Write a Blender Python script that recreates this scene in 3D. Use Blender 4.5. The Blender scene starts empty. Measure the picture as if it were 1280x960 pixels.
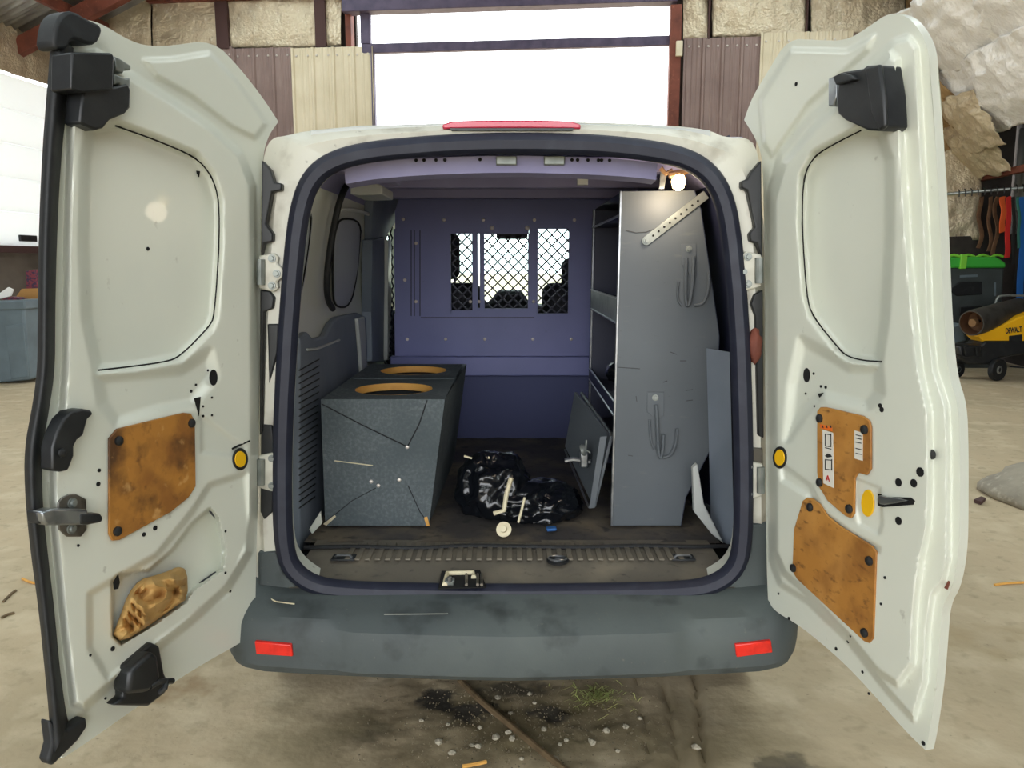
import bpy, bmesh, math, random
import numpy as np
from mathutils import Vector, Matrix, noise
random.seed(7); np.random.seed(7)
S = bpy.context.scene
COL = S.collection

# ------------------------------------------------------------------ camera
FPX, CAMY, CAMZ = 1000.0, -2.27, 1.5
PITCH = math.atan(150 / 1000)
cd = bpy.data.cameras.new('camera'); cam = bpy.data.objects.new('camera', cd); COL.objects.link(cam)
cam.location = (0, CAMY, CAMZ); cam.rotation_euler = (math.pi / 2 - PITCH, 0, 0)
cd.sensor_width = 36; cd.lens = 36 * FPX / 1280; cd.clip_start = .02; cd.clip_end = 300
S.camera = cam
# ------------------------------------------------------------------ world: overcast white sky
W = bpy.data.worlds.new('sky'); S.world = W; W.use_nodes = True
bg = W.node_tree.nodes['Background']; bg.inputs['Color'].default_value = (.94, .97, 1, 1); bg.inputs['Strength'].default_value = 6.0
try:
    W.cycles.sampling_method = 'MANUAL'; W.cycles.sample_map_resolution = 64
except Exception: pass
V = S.view_settings
V.view_transform = 'Standard'; V.look = 'None'; V.exposure = -0.08; V.gamma = 1.0; V.use_curve_mapping = False
S.cycles.max_bounces = 8; S.cycles.diffuse_bounces = 5; S.cycles.glossy_bounces = 4; S.cycles.transparent_max_bounces = 10
S.cycles.sample_clamp_indirect = 8
try: S.cycles.use_denoising = True
except Exception: pass

# building frame: turned a little against the van
BT = math.radians(5.7); BO = np.array([0, 10.7, 0.])
BR = np.array([math.cos(BT), -math.sin(BT), 0]); BB = np.array([math.sin(BT), math.cos(BT), 0])
def B(x, y, z): return tuple(BO + BR * x + BB * y + np.array([0, 0, z]))
def portal(name, x, y, z, sx, sz, out, dirv=None):          # sky portal in a door opening (emits nothing itself)
    l = bpy.data.lights.new(name, 'AREA'); l.shape = 'RECTANGLE'; l.size = sx; l.size_y = sz
    l.cycles.is_portal = True
    o = bpy.data.objects.new(name, l); COL.objects.link(o); o.location = B(x, y, z)
    d = Vector(BB * (-1 if out else 1)) if dirv is None else Vector(dirv); o.rotation_euler = d.to_track_quat('-Z', 'Y').to_euler()
portal('door_opening_portal', 0, .12, 2.9, 5.4, 5.8, True)
portal('rear_opening_portal', 0, -20.4, 3.0, 13, 5.8, False)

HWX, EAVE, RIDGE = 7.6, 4.95, 8.2                       # half width, eave and ridge height of the hall
SKY_Y = [(-1.2, -3.2), (-6.0, -8.0), (-10.8, -12.8), (-15.6, -17.6)]   # rows of unseen roof lights, added to brighten the floor
def roofp(sx, t, y, dz=0.): return np.array(B(sx * HWX * (1 - t), y, EAVE + (RIDGE - EAVE) * t + dz))
for sx_ in (-1, 1):
    for ya, yb_ in SKY_Y:
        c_ = roofp(sx_, .5, (ya + yb_) / 2, .05); e_ = roofp(sx_, .76, 0) - roofp(sx_, .24, 0); nrm_ = np.cross(e_, BB); nrm_ = -nrm_ * np.sign(nrm_[2])
        l = bpy.data.lights.new('added_roof_light_portal', 'AREA'); l.shape = 'RECTANGLE'; l.size = abs(ya - yb_); l.size_y = float(np.linalg.norm(e_)); l.cycles.is_portal = True
        o = bpy.data.objects.new('added_roof_light_portal', l); COL.objects.link(o); o.location = c_
        z_ = Vector(-nrm_).normalized(); y_ = Vector(e_).normalized(); x_ = y_.cross(z_)
        o.rotation_euler = Matrix((x_, y_, z_)).transposed().to_euler()

# ------------------------------------------------------------------ pixel helpers (1280x960)
_fw = np.array([0, math.cos(PITCH), -math.sin(PITCH)]); _up = np.array([0, math.sin(PITCH), math.cos(PITCH)]); _rt = np.array([1., 0, 0])
CAM = np.array([0, CAMY, CAMZ])
def ray(px, py): return _fw + (px - 640) / FPX * _rt - (py - 480) / FPX * _up
def PL(px, py, o, n):
    d = ray(px, py); t = np.dot(np.asarray(o) - CAM, n) / np.dot(d, n); return CAM + t * d
def PY(px, py, Y): return PL(px, py, (0, Y, 0), (0, 1, 0))
def PZ(px, py, Z): return PL(px, py, (0, 0, Z), (0, 0, 1))
def PX(px, py, X): return PL(px, py, (X, 0, 0), (1, 0, 0))
def PB(px, py, y=0): return PL(px, py, BO + BB * y, BB)

# ------------------------------------------------------------------ materials
def lin(c):
    if isinstance(c, str):
        c = [int(c[i:i + 2], 16) / 255 for i in (0, 2, 4)]
        c = [x / 12.92 if x <= .04045 else ((x + .055) / 1.055) ** 2.4 for x in c]
    return (*c[:3], 1)
MATS = {}
def M(name, col, rough=.5, metal=0., n=(), bump=None, emit=None, spec=.5, coat=0., trans=0.):
    """n: list of (scale, colour, lo, hi, detail[, stretch]) layers mixed over the base colour; bump: (scale, strength, distance)"""
    m = bpy.data.materials.new(name); m.use_nodes = True; MATS[name] = m
    nt = m.node_tree; N = nt.nodes; L = nt.links; b = N['Principled BSDF']
    b.inputs['Roughness'].default_value = rough; b.inputs['Metallic'].default_value = metal
    b.inputs['Specular IOR Level'].default_value = spec; b.inputs['Coat Weight'].default_value = coat
    b.inputs['Base Color'].default_value = lin(col)
    tc = N.new('ShaderNodeTexCoord'); prev = None
    for i, ly in enumerate(n):
        mp = N.new('ShaderNodeMapping'); L.new(tc.outputs['Object'], mp.inputs['Vector'])
        mp.inputs['Location'].default_value = (3.1 * i, 1.7 * i, .9 * i)
        if len(ly) > 5: mp.inputs['Scale'].default_value = ly[5]
        t = N.new('ShaderNodeTexNoise'); t.inputs['Scale'].default_value = ly[0]; t.inputs['Detail'].default_value = ly[4]
        L.new(mp.outputs['Vector'], t.inputs['Vector'])
        r = N.new('ShaderNodeMapRange'); r.inputs['From Min'].default_value = ly[2]; r.inputs['From Max'].default_value = ly[3]
        L.new(t.outputs['Fac'], r.inputs['Value'])
        x = N.new('ShaderNodeMix'); x.data_type = 'RGBA'
        L.new(r.outputs['Result'], x.inputs['Factor'])
        if prev is None: x.inputs['A'].default_value = lin(col)
        else: L.new(prev, x.inputs['A'])
        x.inputs['B'].default_value = lin(ly[1]); prev = x.outputs['Result']
    if prev is not None: L.new(prev, b.inputs['Base Color'])
    if bump:
        t = N.new('ShaderNodeTexNoise'); t.inputs['Scale'].default_value = bump[0]; t.inputs['Detail'].default_value = 6
        L.new(tc.outputs['Object'], t.inputs['Vector'])
        q = N.new('ShaderNodeBump'); q.inputs['Strength'].default_value = bump[1]; q.inputs['Distance'].default_value = bump[2]
        L.new(t.outputs['Fac'], q.inputs['Height']); L.new(q.outputs['Normal'], b.inputs['Normal'])
    if emit:
        b.inputs['Emission Color'].default_value = lin(emit[0]); b.inputs['Emission Strength'].default_value = emit[1]
    if trans: b.inputs['Transmission Weight'].default_value = trans
    return m
M('paint', 'd6d8cb', .34, coat=.12, n=[(2.2, 'ccd0c4', .4, .75, 4), (26, '8f8b7c', .70, .86, 6)])
M('paint_dirty', 'cfcdbf', .4, n=[(9, '8d8575', .52, .8, 8), (40, '4a443a', .68, .8, 4)])
M('skin_grey', 'b9bcb8', .35, n=[(3, 'aeb1ae', .4, .7, 4)])
M('rubber', '17191b', .6, n=[(30, '26292b', .5, .8, 5)], bump=(60, .3, .002))
M('seal', '1d2030', .55, n=[(16, '2b2f3d', .5, .8, 4)])
M('black', '1a1c1e', .42, n=[(14, '2a2c2d', .5, .8, 4)], bump=(180, .15, .001))
M('dark', '050506', .9)
M('bumper', '434a4b', .62, n=[(2.5, '545b59', .4, .75, 6), (9, '252a2a', .55, .8, 8), (60, '6b6a60', .68, .85, 6)], bump=(120, .25, .0012))
M('trim', '78818d', .6, n=[(3, '68717d', .4, .7, 5)], bump=(150, .2, .001))
M('mat', '444140', .75, n=[(4, '756a58', .44, .70, 8), (22, '262627', .55, .75, 6)], bump=(40, .4, .004))
M('sill', '625d53', .6, n=[(5, '7d7565', .48, .75, 8), (30, '3a3733', .6, .8, 6)], bump=(80, .3, .002))
M('partition', '6c70a0', .5, n=[(2, '5f6592', .4, .7, 4), (40, '61658a', .68, .8, 3)])  # grey bulkhead paint with the bluish haze put into its colour
M('partition_shade', '3f4468', .7)  # darker copy for the lower plate, its shade put into the colour
M('ceiling_in_haze', '908eb2', .6, n=[(3, '7d7ba2', .4, .7, 5)])  # purple haze inside the van mixed into the lining colour
M('wire', '1c1e30', .5, .3)
M('cab_int', '14161f', .7)
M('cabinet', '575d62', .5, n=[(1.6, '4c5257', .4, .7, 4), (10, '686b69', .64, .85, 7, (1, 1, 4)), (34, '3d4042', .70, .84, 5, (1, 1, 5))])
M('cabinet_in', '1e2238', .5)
M('steel', '9fa3a6', .28, .9, n=[(20, '6c7074', .45, .75, 5)])
M('galv', '8e938f', .4, .6, n=[(18, '6f7470', .45, .75, 4)])
M('latch', '77736c', .35, .8, n=[(25, '3a352e', .5, .75, 6)])
M('carpet', '5d6568', .95, n=[(90, '71787b', .45, .7, 3), (3, '50585b', .4, .7, 3)], bump=(260, .8, .003), spec=.1)
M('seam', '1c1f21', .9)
M('mdf', 'd9a352', .7, n=[(14, 'c48a3c', .45, .7, 6)])
M('plywood', 'ac7632', .62, n=[(14, '8d5c26', .42, .62, 9), (5, 'c08a44', .48, .7, 6), (34, '6b4520', .58, .74, 8, (1, 1, 2.2))])
M('plywood_worn', 'ab7530', .62, n=[(14, '8d5c26', .42, .62, 9), (9, '54361a', .56, .70, 10), (30, '6b4520', .58, .74, 8), (22, 'cfa365', .60, .74, 7)])
M('yellow', 'e8b412', .45)
M('red', 'e02418', .25, n=[(30, 'c01810', .5, .8, 3)], coat=.5)
M('brake', 'c0304a', .25, coat=.4)
M('bag', '0d1015', .16, coat=.3, bump=(22, .5, .01))
M('pvc', 'd8ceae', .5, n=[(20, 'b7a985', .5, .8, 4)])
M('blue', '2f62a0', .5)
M('cloth', 'c9a263', .7, n=[(8, 'b08a4e', .45, .7, 5)], bump=(120, .3, .001))
M('lamp', 'fff0c0', .4, emit=('ffd890', 14))
M('brass', '8a6a4a', .4, .5)
M('concrete', 'bdab8c', .85, n=[(.9, 'ad9e80', .38, .68, 8), (5, 'cbbc9e', .5, .75, 8), (16, '9c8e72', .56, .82, 9), (60, '6a5f4b', .68, .8, 4)], bump=(14, .5, .012))
M('slab', '98907f', .9, n=[(4, '7d7668', .42, .7, 8), (25, 'b1aa99', .55, .8, 6)], bump=(12, .7, .02))
M('stone', 'b5ad98', .85, n=[(30, '7b725f', .45, .7, 5)])
M('dirtstuff', '6b604a', .9, n=[(30, '8e836a', .5, .7, 5)])
M('wood_stick', '6d5a3f', .85, n=[(20, '4f4029', .45, .7, 6)])
M('grass', '7c8448', .8, n=[(6, '9d9a5c', .4, .7, 3)])
M('brownmetal', '8d7770', .5, n=[(2, '7d6862', .4, .7, 4), (12, '9d8a80', .6, .8, 5, (1, 1, .2))])
M('beigemetal', 'dfd3b8', .5, n=[(2, 'd3c6a8', .4, .7, 4)])
M('screw', 'd0c8c0', .4, .5)
M('rust', '7a4232', .75, n=[(5, '5f3226', .42, .7, 6), (22, '965843', .6, .8, 5)])
M('stud', '4b3330', .8)
M('purplebeam', '5a5068', .6, n=[(6, '453d55', .4, .7, 5)])
M('foil', 'd6c8ac', .34, .4, n=[(5, 'c9b79a', .42, .7, 7), (18, 'f0e8d8', .58, .8, 6)], bump=(26, .8, .03))
M('foil_lit', 'faf9f6', .3, .12, n=[(6, 'e2dccf', .55, .8, 7)], bump=(22, .7, .03))  # near-white foil, the strong light on it put into the colour
M('kraft', 'a5865a', .7, n=[(10, '84683f', .42, .7, 7)], bump=(30, .6, .02))
M('corr', 'a3a19c', .5, .45, n=[(3, '7e7c78', .4, .7, 6)])
M('wallgrey', '6f665c', .85, n=[(3, '5d554c', .4, .7, 6)])
M('darkwall', '3c3530', .9, n=[(4, '2a2521', .4, .7, 6)])
M('bingrey', '66757c', .5, n=[(4, '5a676e', .4, .7, 4)])
M('binblack', '3d4444', .5, n=[(4, '343a3a', .4, .7, 4)])
M('bingreen', '3fae3e', .45)
M('limestrap', '7fcf3e', .5)
M('card', 'b98a4e', .8, n=[(4, 'a87b42', .4, .7, 4)])
M('printbox', '7a2f3c', .6, n=[(30, '2c2440', .45, .6, 2)])
M('white', 'eeeeea', .4)
M('heater', '4a4844', .45, .4, n=[(8, '3a3733', .45, .7, 5)])
M('heatmouth', '6a4d38', .5, .5)
M('dwyellow', 'f0b410', .45)
M('strap_orange', 'e0602a', .7); M('strap_red', 'd8302c', .7); M('strap_brown', '7a5a40', .8, n=[(8, '5d4330', .4, .7, 4)])
M('strap_blue', '2b6fc0', .7); M('strap_teal', '3f7f72', .7); M('strap_black', '2a2826', .7)
M('paper', 'd9d6cc', .6); M('orange', 'e06a20', .6); M('ink', '2a2a2a', .7); M('inkred', 'b8302a', .7)
M('windowpanel', '9ba0a4', .3)
# translucent white door panels (daylight glows through them)
m = M('transpanel', 'f4f6f6', .5); nt = m.node_tree; bb = nt.nodes['Principled BSDF']
tr = nt.nodes.new('ShaderNodeBsdfTranslucent'); tr.inputs['Color'].default_value = (.9, .92, .92, 1)
mx = nt.nodes.new('ShaderNodeMixShader'); mx.inputs[0].default_value = .42
nt.links.new(bb.outputs[0], mx.inputs[1]); nt.links.new(tr.outputs[0], mx.inputs[2])
nt.links.new(mx.outputs[0], nt.nodes['Material Output'].inputs[0])
# window glass: mostly clear, a little reflection
m = M('glass', 'ffffff', .05); nt = m.node_tree
tr = nt.nodes.new('ShaderNodeBsdfTransparent'); tr.inputs['Color'].default_value = (.84, .92, .9, 1)
gl = nt.nodes.new('ShaderNodeBsdfGlossy'); gl.inputs['Roughness'].default_value = .03
mx = nt.nodes.new('ShaderNodeMixShader'); mx.inputs[0].default_value = .08
nt.links.new(tr.outputs[0], mx.inputs[1]); nt.links.new(gl.outputs[0], mx.inputs[2])
nt.links.new(mx.outputs[0], nt.nodes['Material Output'].inputs[0])

# ------------------------------------------------------------------ objects
WL = {}                                             # world location of every object (nothing is rotated unless copied)
def tag(o, label=None, cat=None, group=None, kind=None):
    for k, v in (('label', label), ('category', cat), ('group', group), ('kind', kind)):
        if v: o[k] = v
    return o
def empty(name, loc, label=None, cat=None, group=None, kind=None):
    o = bpy.data.objects.new(name, None); COL.objects.link(o); o.location = loc; WL[o.name] = np.array(loc, float)
    o.empty_display_size = .1
    return tag(o, label, cat, group, kind)
def link(name, me, loc, parent):
    o = bpy.data.objects.new(name, me); COL.objects.link(o); WL[o.name] = np.array(loc, float)
    if parent is not None: o.parent = parent; o.location = np.array(loc) - WL[parent.name]
    else: o.location = loc
    return o
def unit(v): v = np.asarray(v, float); return v / (np.linalg.norm(v) + 1e-12)
class MB:
    def __init__(s): s.v = []; s.f = []
    def add(s, vs, fs):
        b = len(s.v); s.v += [tuple(map(float, p)) for p in vs]; s.f += [tuple(b + i for i in f) for f in fs]; return s
    def box(s, c, d, ax=None):
        ax = np.eye(3) if ax is None else np.array(ax, float); c = np.array(c, float)
        vs = [c + ax[0] * d[0] / 2 * i + ax[1] * d[1] / 2 * j + ax[2] * d[2] / 2 * k for i in (-1, 1) for j in (-1, 1) for k in (-1, 1)]
        return s.add(vs, [(0, 1, 3, 2), (4, 6, 7, 5), (0, 4, 5, 1), (2, 3, 7, 6), (0, 2, 6, 4), (1, 5, 7, 3)])
    def bx(s, x0, x1, y0, y1, z0, z1): return s.box(((x0 + x1) / 2, (y0 + y1) / 2, (z0 + z1) / 2), (x1 - x0, y1 - y0, z1 - z0))
    def prism(s, lo, hi, scale=None):
        n = len(lo); s.add(list(lo) + list(hi), [tuple(range(n))[::-1], tuple(range(n, 2 * n))] + [(i, (i + 1) % n, n + (i + 1) % n, n + i) for i in range(n)]); return s
    def ext(s, poly, off): off = np.array(off, float); return s.prism([np.array(p) for p in poly], [np.array(p) + off for p in poly])
    def tube(s, path, r, n=8, closed=False, flat=None, cap=True):
        """flat=(w,h,dirvec): elliptical/rect section with w along dirvec"""
        P = [np.array(p, float) for p in path]; m = len(P); rings = []
        T = []
        for i in range(m):
            a = P[(i - 1) % m] if (closed or i > 0) else P[i]; b = P[(i + 1) % m] if (closed or i < m - 1) else P[i]
            T.append(unit(b - a))
        u = np.cross(T[0], (0, 0, 1.)) if flat is None else np.array(flat[2], float)
        if np.linalg.norm(u) < 1e-3: u = np.cross(T[0], (1., 0, 0))
        for i in range(m):
            u = u - T[i] * np.dot(u, T[i]); u = unit(u); w = np.cross(T[i], u)
            rr = r[i] if isinstance(r, (list, tuple, np.ndarray)) else r
            a_, b_ = (rr, rr) if flat is None else (flat[0], flat[1])
            rings.append([P[i] + u * a_ * math.cos(2 * math.pi * k / n + math.pi / n) + w * b_ * math.sin(2 * math.pi * k / n + math.pi / n) for k in range(n)])
            if flat is not None: u = np.array(flat[2], float)
        vs = [p for rg in rings for p in rg]; fs = []
        for i in range(m if closed else m - 1):
            j = (i + 1) % m
            fs += [(i * n + k, i * n + (k + 1) % n, j * n + (k + 1) % n, j * n + k) for k in range(n)]
        if not closed and cap: fs += [tuple(range(n))[::-1], tuple((m - 1) * n + k for k in range(n))]
        return s.add(vs, fs)
    def lathe(s, prof, c, axis=(0, 0, 1), n=20, cap=True):
        """prof: [(r, h)...] along axis"""
        a = unit(axis); u = unit(np.cross(a, (0, 0, 1)) if abs(a[2]) < .9 else np.cross(a, (1, 0, 0))); w = np.cross(a, u); c = np.array(c, float)
        vs = [c + a * h + (u * math.cos(2 * math.pi * k / n) + w * math.sin(2 * math.pi * k / n)) * r for r, h in prof for k in range(n)]
        fs = [(i * n + k, i * n + (k + 1) % n, (i + 1) * n + (k + 1) % n, (i + 1) * n + k) for i in range(len(prof) - 1) for k in range(n)]
        if cap: fs += [tuple(range(n))[::-1], tuple((len(prof) - 1) * n + k for k in range(n))]
        return s.add(vs, fs)
    def grid(s, nu, nv, fn):
        vs = [fn(i / (nu - 1), j / (nv - 1)) for j in range(nv) for i in range(nu)]
        return s.add(vs, [(j * nu + i, j * nu + i + 1, (j + 1) * nu + i + 1, (j + 1) * nu + i) for j in range(nv - 1) for i in range(nu - 1)])
    def build(s, name, mat, parent=None, bev=0., smooth=32, label=None, cat=None, group=None, kind=None, solid=0., seg=2):
        v = np.array(s.v); o0 = (v.min(0) + v.max(0)) / 2
        if parent is None: o0[2] = v[:, 2].min()
        me = bpy.data.meshes.new(name); me.from_pydata([tuple(p) for p in v - o0], [], s.f)
        bm = bmesh.new(); bm.from_mesh(me); bmesh.ops.recalc_face_normals(bm, faces=bm.faces); bm.to_mesh(me); bm.free()
        me.materials.append(MATS[mat])
        if smooth:
            me.shade_smooth(); me.set_sharp_from_angle(angle=math.radians(smooth))
        o = link(name, me, o0, parent)
        if solid:
            q = o.modifiers.new('solid', 'SOLIDIFY'); q.thickness = solid; q.offset = 0
        if bev:
            q = o.modifiers.new('bevel', 'BEVEL'); q.width = bev; q.segments = seg; q.limit_method = 'ANGLE'; q.angle_limit = math.radians(40)
        return tag(o, label, cat, group, kind)
def at(proto, name, loc, parent=None, axis=None, scale=None, rot=None):
    """another object on the same mesh, its local Z turned along axis"""
    o = link(name, proto, loc, parent)
    if axis is not None: o.rotation_euler = Vector(axis).to_track_quat('Z', 'Y').to_euler()
    if rot is not None: o.rotation_euler = rot
    if scale is not None: o.scale = scale if hasattr(scale, '__len__') else (scale,) * 3
    return o
def proto_lathe(name, prof, mat, n=14):
    mb = MB().lathe(prof, (0, 0, 0), (0, 0, 1), n)
    me = bpy.data.meshes.new(name); me.from_pydata(mb.v, [], mb.f)
    bm = bmesh.new(); bm.from_mesh(me); bmesh.ops.recalc_face_normals(bm, faces=bm.faces); bm.to_mesh(me); bm.free()
    me.materials.append(MATS[mat]); me.shade_smooth(); me.set_sharp_from_angle(angle=.6); return me
bolt_me = proto_lathe('bolt', [(.011, 0), (.011, .003), (.007, .003), (.006, .008)], 'galv', 12)
rivet_me = proto_lathe('rivet', [(.009, 0), (.007, .004), (.002, .006)], 'screw', 10)
plug_me = proto_lathe('fastener', [(.0108, 0), (.0104, .005), (.006, .008), (.002, .009)], 'black', 16)
hole_me = proto_lathe('hole', [(.005, -.001), (.005, .0008)], 'dark', 12)
screw_me = proto_lathe('wall_screw', [(.018, 0), (.012, .012), (.003, .014)], 'screw', 8)
def fbm(p, o=4):
    return noise.fractal(Vector(p), 1.0, 2.0, o)
def ridged(p): return 1 - 2 * abs(noise.noise(Vector(p)))

# ================================================================== SETTING
# ---- floor
def sdpoly(poly, X, Yv):
    """signed distance, positive inside"""
    P = np.array(poly, float); d = np.full(X.shape, 1e9); ins = np.zeros(X.shape, bool)
    for i in range(len(P)):
        a, b = P[i], P[(i + 1) % len(P)]; e = b - a
        t = np.clip(((X - a[0]) * e[0] + (Yv - a[1]) * e[1]) / (e @ e + 1e-9), 0, 1)
        d = np.minimum(d, np.hypot(X - a[0] - t * e[0], Yv - a[1] - t * e[1]))
        c = (a[1] > Yv) != (b[1] > Yv)
        ins ^= c & (X < (b[0] - a[0]) * (Yv - a[1]) / (b[1] - a[1] + 1e-12) + a[0])
    return np.where(ins, d, -d)
def sstep(x): x = np.clip(x, 0, 1); return x * x * (3 - 2 * x)
xs = np.concatenate([np.linspace(-60, -12, 9), np.linspace(-11, -1.5, 20), np.linspace(-1.4, 1.4, 200), np.linspace(1.5, 11, 20), np.linspace(12, 60, 9)])
ys = np.concatenate([np.linspace(-60, -11, 8), np.linspace(-10, -.5, 12), np.linspace(-.4, 1.4, 130), np.linspace(1.5, 14, 40), np.linspace(16, 120, 14)])
vs = []
GROOVES = [(868, 846, 882, 960, .012, .030), (828, 846, 850, 960, .008, .016), (797, 846, 806, 905, .006, .012)]
gl_ = [(PZ(a, b, 0), PZ(c, d, 0), w, h) for a, b, c, d, w, h in GROOVES]
def ground_z(x, y):
    z = 0.0
    if -1.4 <= x <= 1.4 and -.4 <= y <= 1.4:
        w = max(0, 1 - math.hypot((x - .02) / .55, (y - .25) / .6)) ** .5
        z = .004 * fbm((x * 3, y * 3, 0)) + w * (.012 * fbm((x * 7, y * 7, 3), 5) + .006 * fbm((x * 25, y * 25, 5), 3))
        for a, b, gw, gh in gl_:
            if y < b[1] - .2 or y > a[1] + .3: continue
            t = (y - a[1]) / (b[1] - a[1]); lx = a[0] + t * (b[0] - a[0]) + .01 * noise.noise(Vector((0, y * 9, gw * 99)))
            z -= gh * math.exp(-((x - lx) / gw) ** 2)
        e = min(1, (1.4 - abs(x)) / .1, (y + .4) / .1, (1.4 - y) / .1); z *= max(0, e)
    return z
for y in ys:
    for x in xs: vs.append((x, y, ground_z(x, y)))
nx = len(xs)
fl = MB().add(vs, [(j * nx + i, j * nx + i + 1, (j + 1) * nx + i + 1, (j + 1) * nx + i) for j in range(len(ys) - 1) for i in range(nx - 1)])
floor = fl.build('floor', 'concrete', smooth=60, label='worn dusty concrete floor with dirt and oil stains', kind='structure')
floor.location.z = 0.0 + min(v[2] for v in vs); WL['floor'] = np.array(floor.location)
# stains with shapes of their own in the floor material: oil spots and the dirt patch
nt = MATS['concrete'].node_tree; N, L = nt.nodes, nt.links
b_ = N['Principled BSDF']; src = b_.inputs['Base Color'].links[0].from_socket
geo = N.new('ShaderNodeNewGeometry')
def blob(src, cx, cy, rx, ry, col, soft=.5, nz=.35, sc=6, amount=1.):
    mp = N.new('ShaderNodeMapping'); mp.vector_type = 'POINT'; L.new(geo.outputs['Position'], mp.inputs['Vector'])
    mp.inputs['Location'].default_value = (-cx / rx, -cy / ry, 0); mp.inputs['Scale'].default_value = (1 / rx, 1 / ry, 0)
    ln = N.new('ShaderNodeVectorMath'); ln.operation = 'LENGTH'; L.new(mp.outputs['Vector'], ln.inputs[0])
    t = N.new('ShaderNodeTexNoise'); t.inputs['Scale'].default_value = sc; t.inputs['Detail'].default_value = 8; L.new(geo.outputs['Position'], t.inputs['Vector'])
    a = N.new('ShaderNodeMath'); a.operation = 'MULTIPLY_ADD'; L.new(t.outputs['Fac'], a.inputs[0]); a.inputs[1].default_value = nz * 4; a.inputs[2].default_value = -nz * 2
    ad = N.new('ShaderNodeMath'); ad.operation = 'ADD'; L.new(ln.outputs['Value'], ad.inputs[0]); L.new(a.outputs[0], ad.inputs[1])
    r = N.new('ShaderNodeMapRange'); r.inputs['From Min'].default_value = 1; r.inputs['From Max'].default_value = 1 - soft; r.inputs['To Max'].default_value = amount; L.new(ad.outputs[0], r.inputs['Value'])
    x = N.new('ShaderNodeMix'); x.data_type = 'RGBA'; L.new(r.outputs[0], x.inputs['Factor']); L.new(src, x.inputs['A']); x.inputs['B'].default_value = lin(col); return x.outputs['Result']
for px, py, rx, ry, c, so, nz, sc, am in [(640, 905, .72, .42, '75694c', .8, .4, 5, .95), (545, 875, .075, .10, '2d2c2a', .4, .5, 16, .9), (590, 890, .09, .07, '33312d', .4, .6, 16, .9), (685, 893, .08, .07, '35332f', .4, .5, 16, .85),
                              (640, 862, .14, .06, '3a372f', .5, .6, 14, .8), (455, 920, .09, .10, '5a5340', .6, .6, 10, .8), (985, 965, .12, .10, '3b3834', .3, .4, 12, .9), (900, 930, .4, .3, '85785a', .8, .5, 5, .75),
                              (380, 930, .35, .3, '8b7e60', .8, .5, 5, .75), (200, 860, .2, .1, '8c7350', .6, .7, 8, .7), (1130, 800, .5, .2, 'a08c66', .7, .6, 5, .6)]:
    p = PZ(px, py, 0); src = blob(src, p[0], p[1], rx, ry, c, so, nz, sc, am)
L.new(src, b_.inputs['Base Color'])

# ---- back wall (turned frame): ribbed sheets, studs, foil batts, door frame
BW = 13.0                                            # reference depth only
wall_back = empty('wall_back', B(0, .3, 0), 'metal clad rear wall with the wide open vehicle doorway', kind='structure')
def sheet(px0, px1, py0, name, mat, y=0., pitch=None):
    a = PB(px0, py0, y); b = PB(px1, py0, y)
    x0, x1 = (a - BO) @ BR, (b - BO) @ BR; top = (a[2] + b[2]) / 2
    n = max(2, round((x1 - x0) / .30)); w = (x1 - x0) / n; prof = []
    for i in range(n):
        o = x0 + i * w
        prof += [(o, -.03), (o + .03, -.03), (o + .05, 0), (o + w * .42, 0), (o + w * .42 + .015, -.008), (o + w * .42 + .035, -.008), (o + w * .42 + .05, 0), (o + w * .68, 0), (o + w * .68 + .015, -.008), (o + w * .68 + .035, -.008), (o + w * .68 + .05, 0), (o + w - .02, 0)]
    prof.append((x1, -.03))
    mb = MB(); k = len(prof)
    for z in (0, top): mb.v += [B(x, y + yy, z) for x, yy in prof]
    mb.f += [(i, i + 1, k + i + 1, k + i) for i in range(k - 1)]
    o = mb.build(name, mat, wall_back, smooth=0, solid=.004)
    for zz in (top - .12, top - 1.55):
        for i in range(n):
            for dx in (.08, w - .06): at(screw_me, 'wall_screw', B(x0 + i * w + dx, y - .006, zz), o, axis=-BB)
    return o
sheet(66, 160, 60, 'wall_sheet', 'brownmetal', .04)
sheet(160, 291, 60, 'wall_sheet', 'brownmetal', .02)
sheet(291, 364, 60, 'wall_sheet', 'brownmetal')
sheet(364, 466, 59, 'wall_sheet', 'beigemetal', -.02)
sheet(855, 951, 47, 'wall_sheet', 'brownmetal')
sheet(951, 1066, 40, 'wall_sheet', 'beigemetal', -.02)
sheet(1066, 1215, 40, 'wall_sheet', 'brownmetal', .02)
def foil_panel(p00, p10, p11, p01, name, mat, parent, amp=.06, nrm=(0, -1, 0), sc=3., nu=40, nv=30, sag=0., seed=0., ragged=0.):
    P_ = [np.array(p, float) for p in (p00, p10, p11, p01)]; nn = np.array(nrm, float)
    def fn(u, v):
        if ragged:
            uu = u + ragged * noise.noise(Vector((v * 5, seed, 1))) * (1 if 0 < u < 1 or True else 0); vv = v + ragged * noise.noise(Vector((u * 5, seed, 7)))
        else: uu, vv = u, v
        p = P_[0] * (1 - uu) * (1 - vv) + P_[1] * uu * (1 - vv) + P_[2] * uu * vv + P_[3] * (1 - uu) * vv
        q = Vector(p * sc + seed)
        d = amp * (.9 * ridged(q) + .5 * ridged(q * 2.3) + .25 * ridged(q * 5.1)) + sag * math.sin(math.pi * u) * math.sin(math.pi * v)
        return p + nn * d
    return MB().grid(nu, nv, fn).build(name, mat, parent, smooth=50, solid=.012)
def batt(x0, x1, y0, y1, mat='foil', off=.0, seed=0.):
    c = [PB(x0, y1, off), PB(x1, y1, off), PB(x1, y0, off), PB(x0, y0, off)]
    return foil_panel(*c, 'insulation_batt', mat, wall_back, .03, -BB, 3.0, 44, 26, .05, seed)
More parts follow.
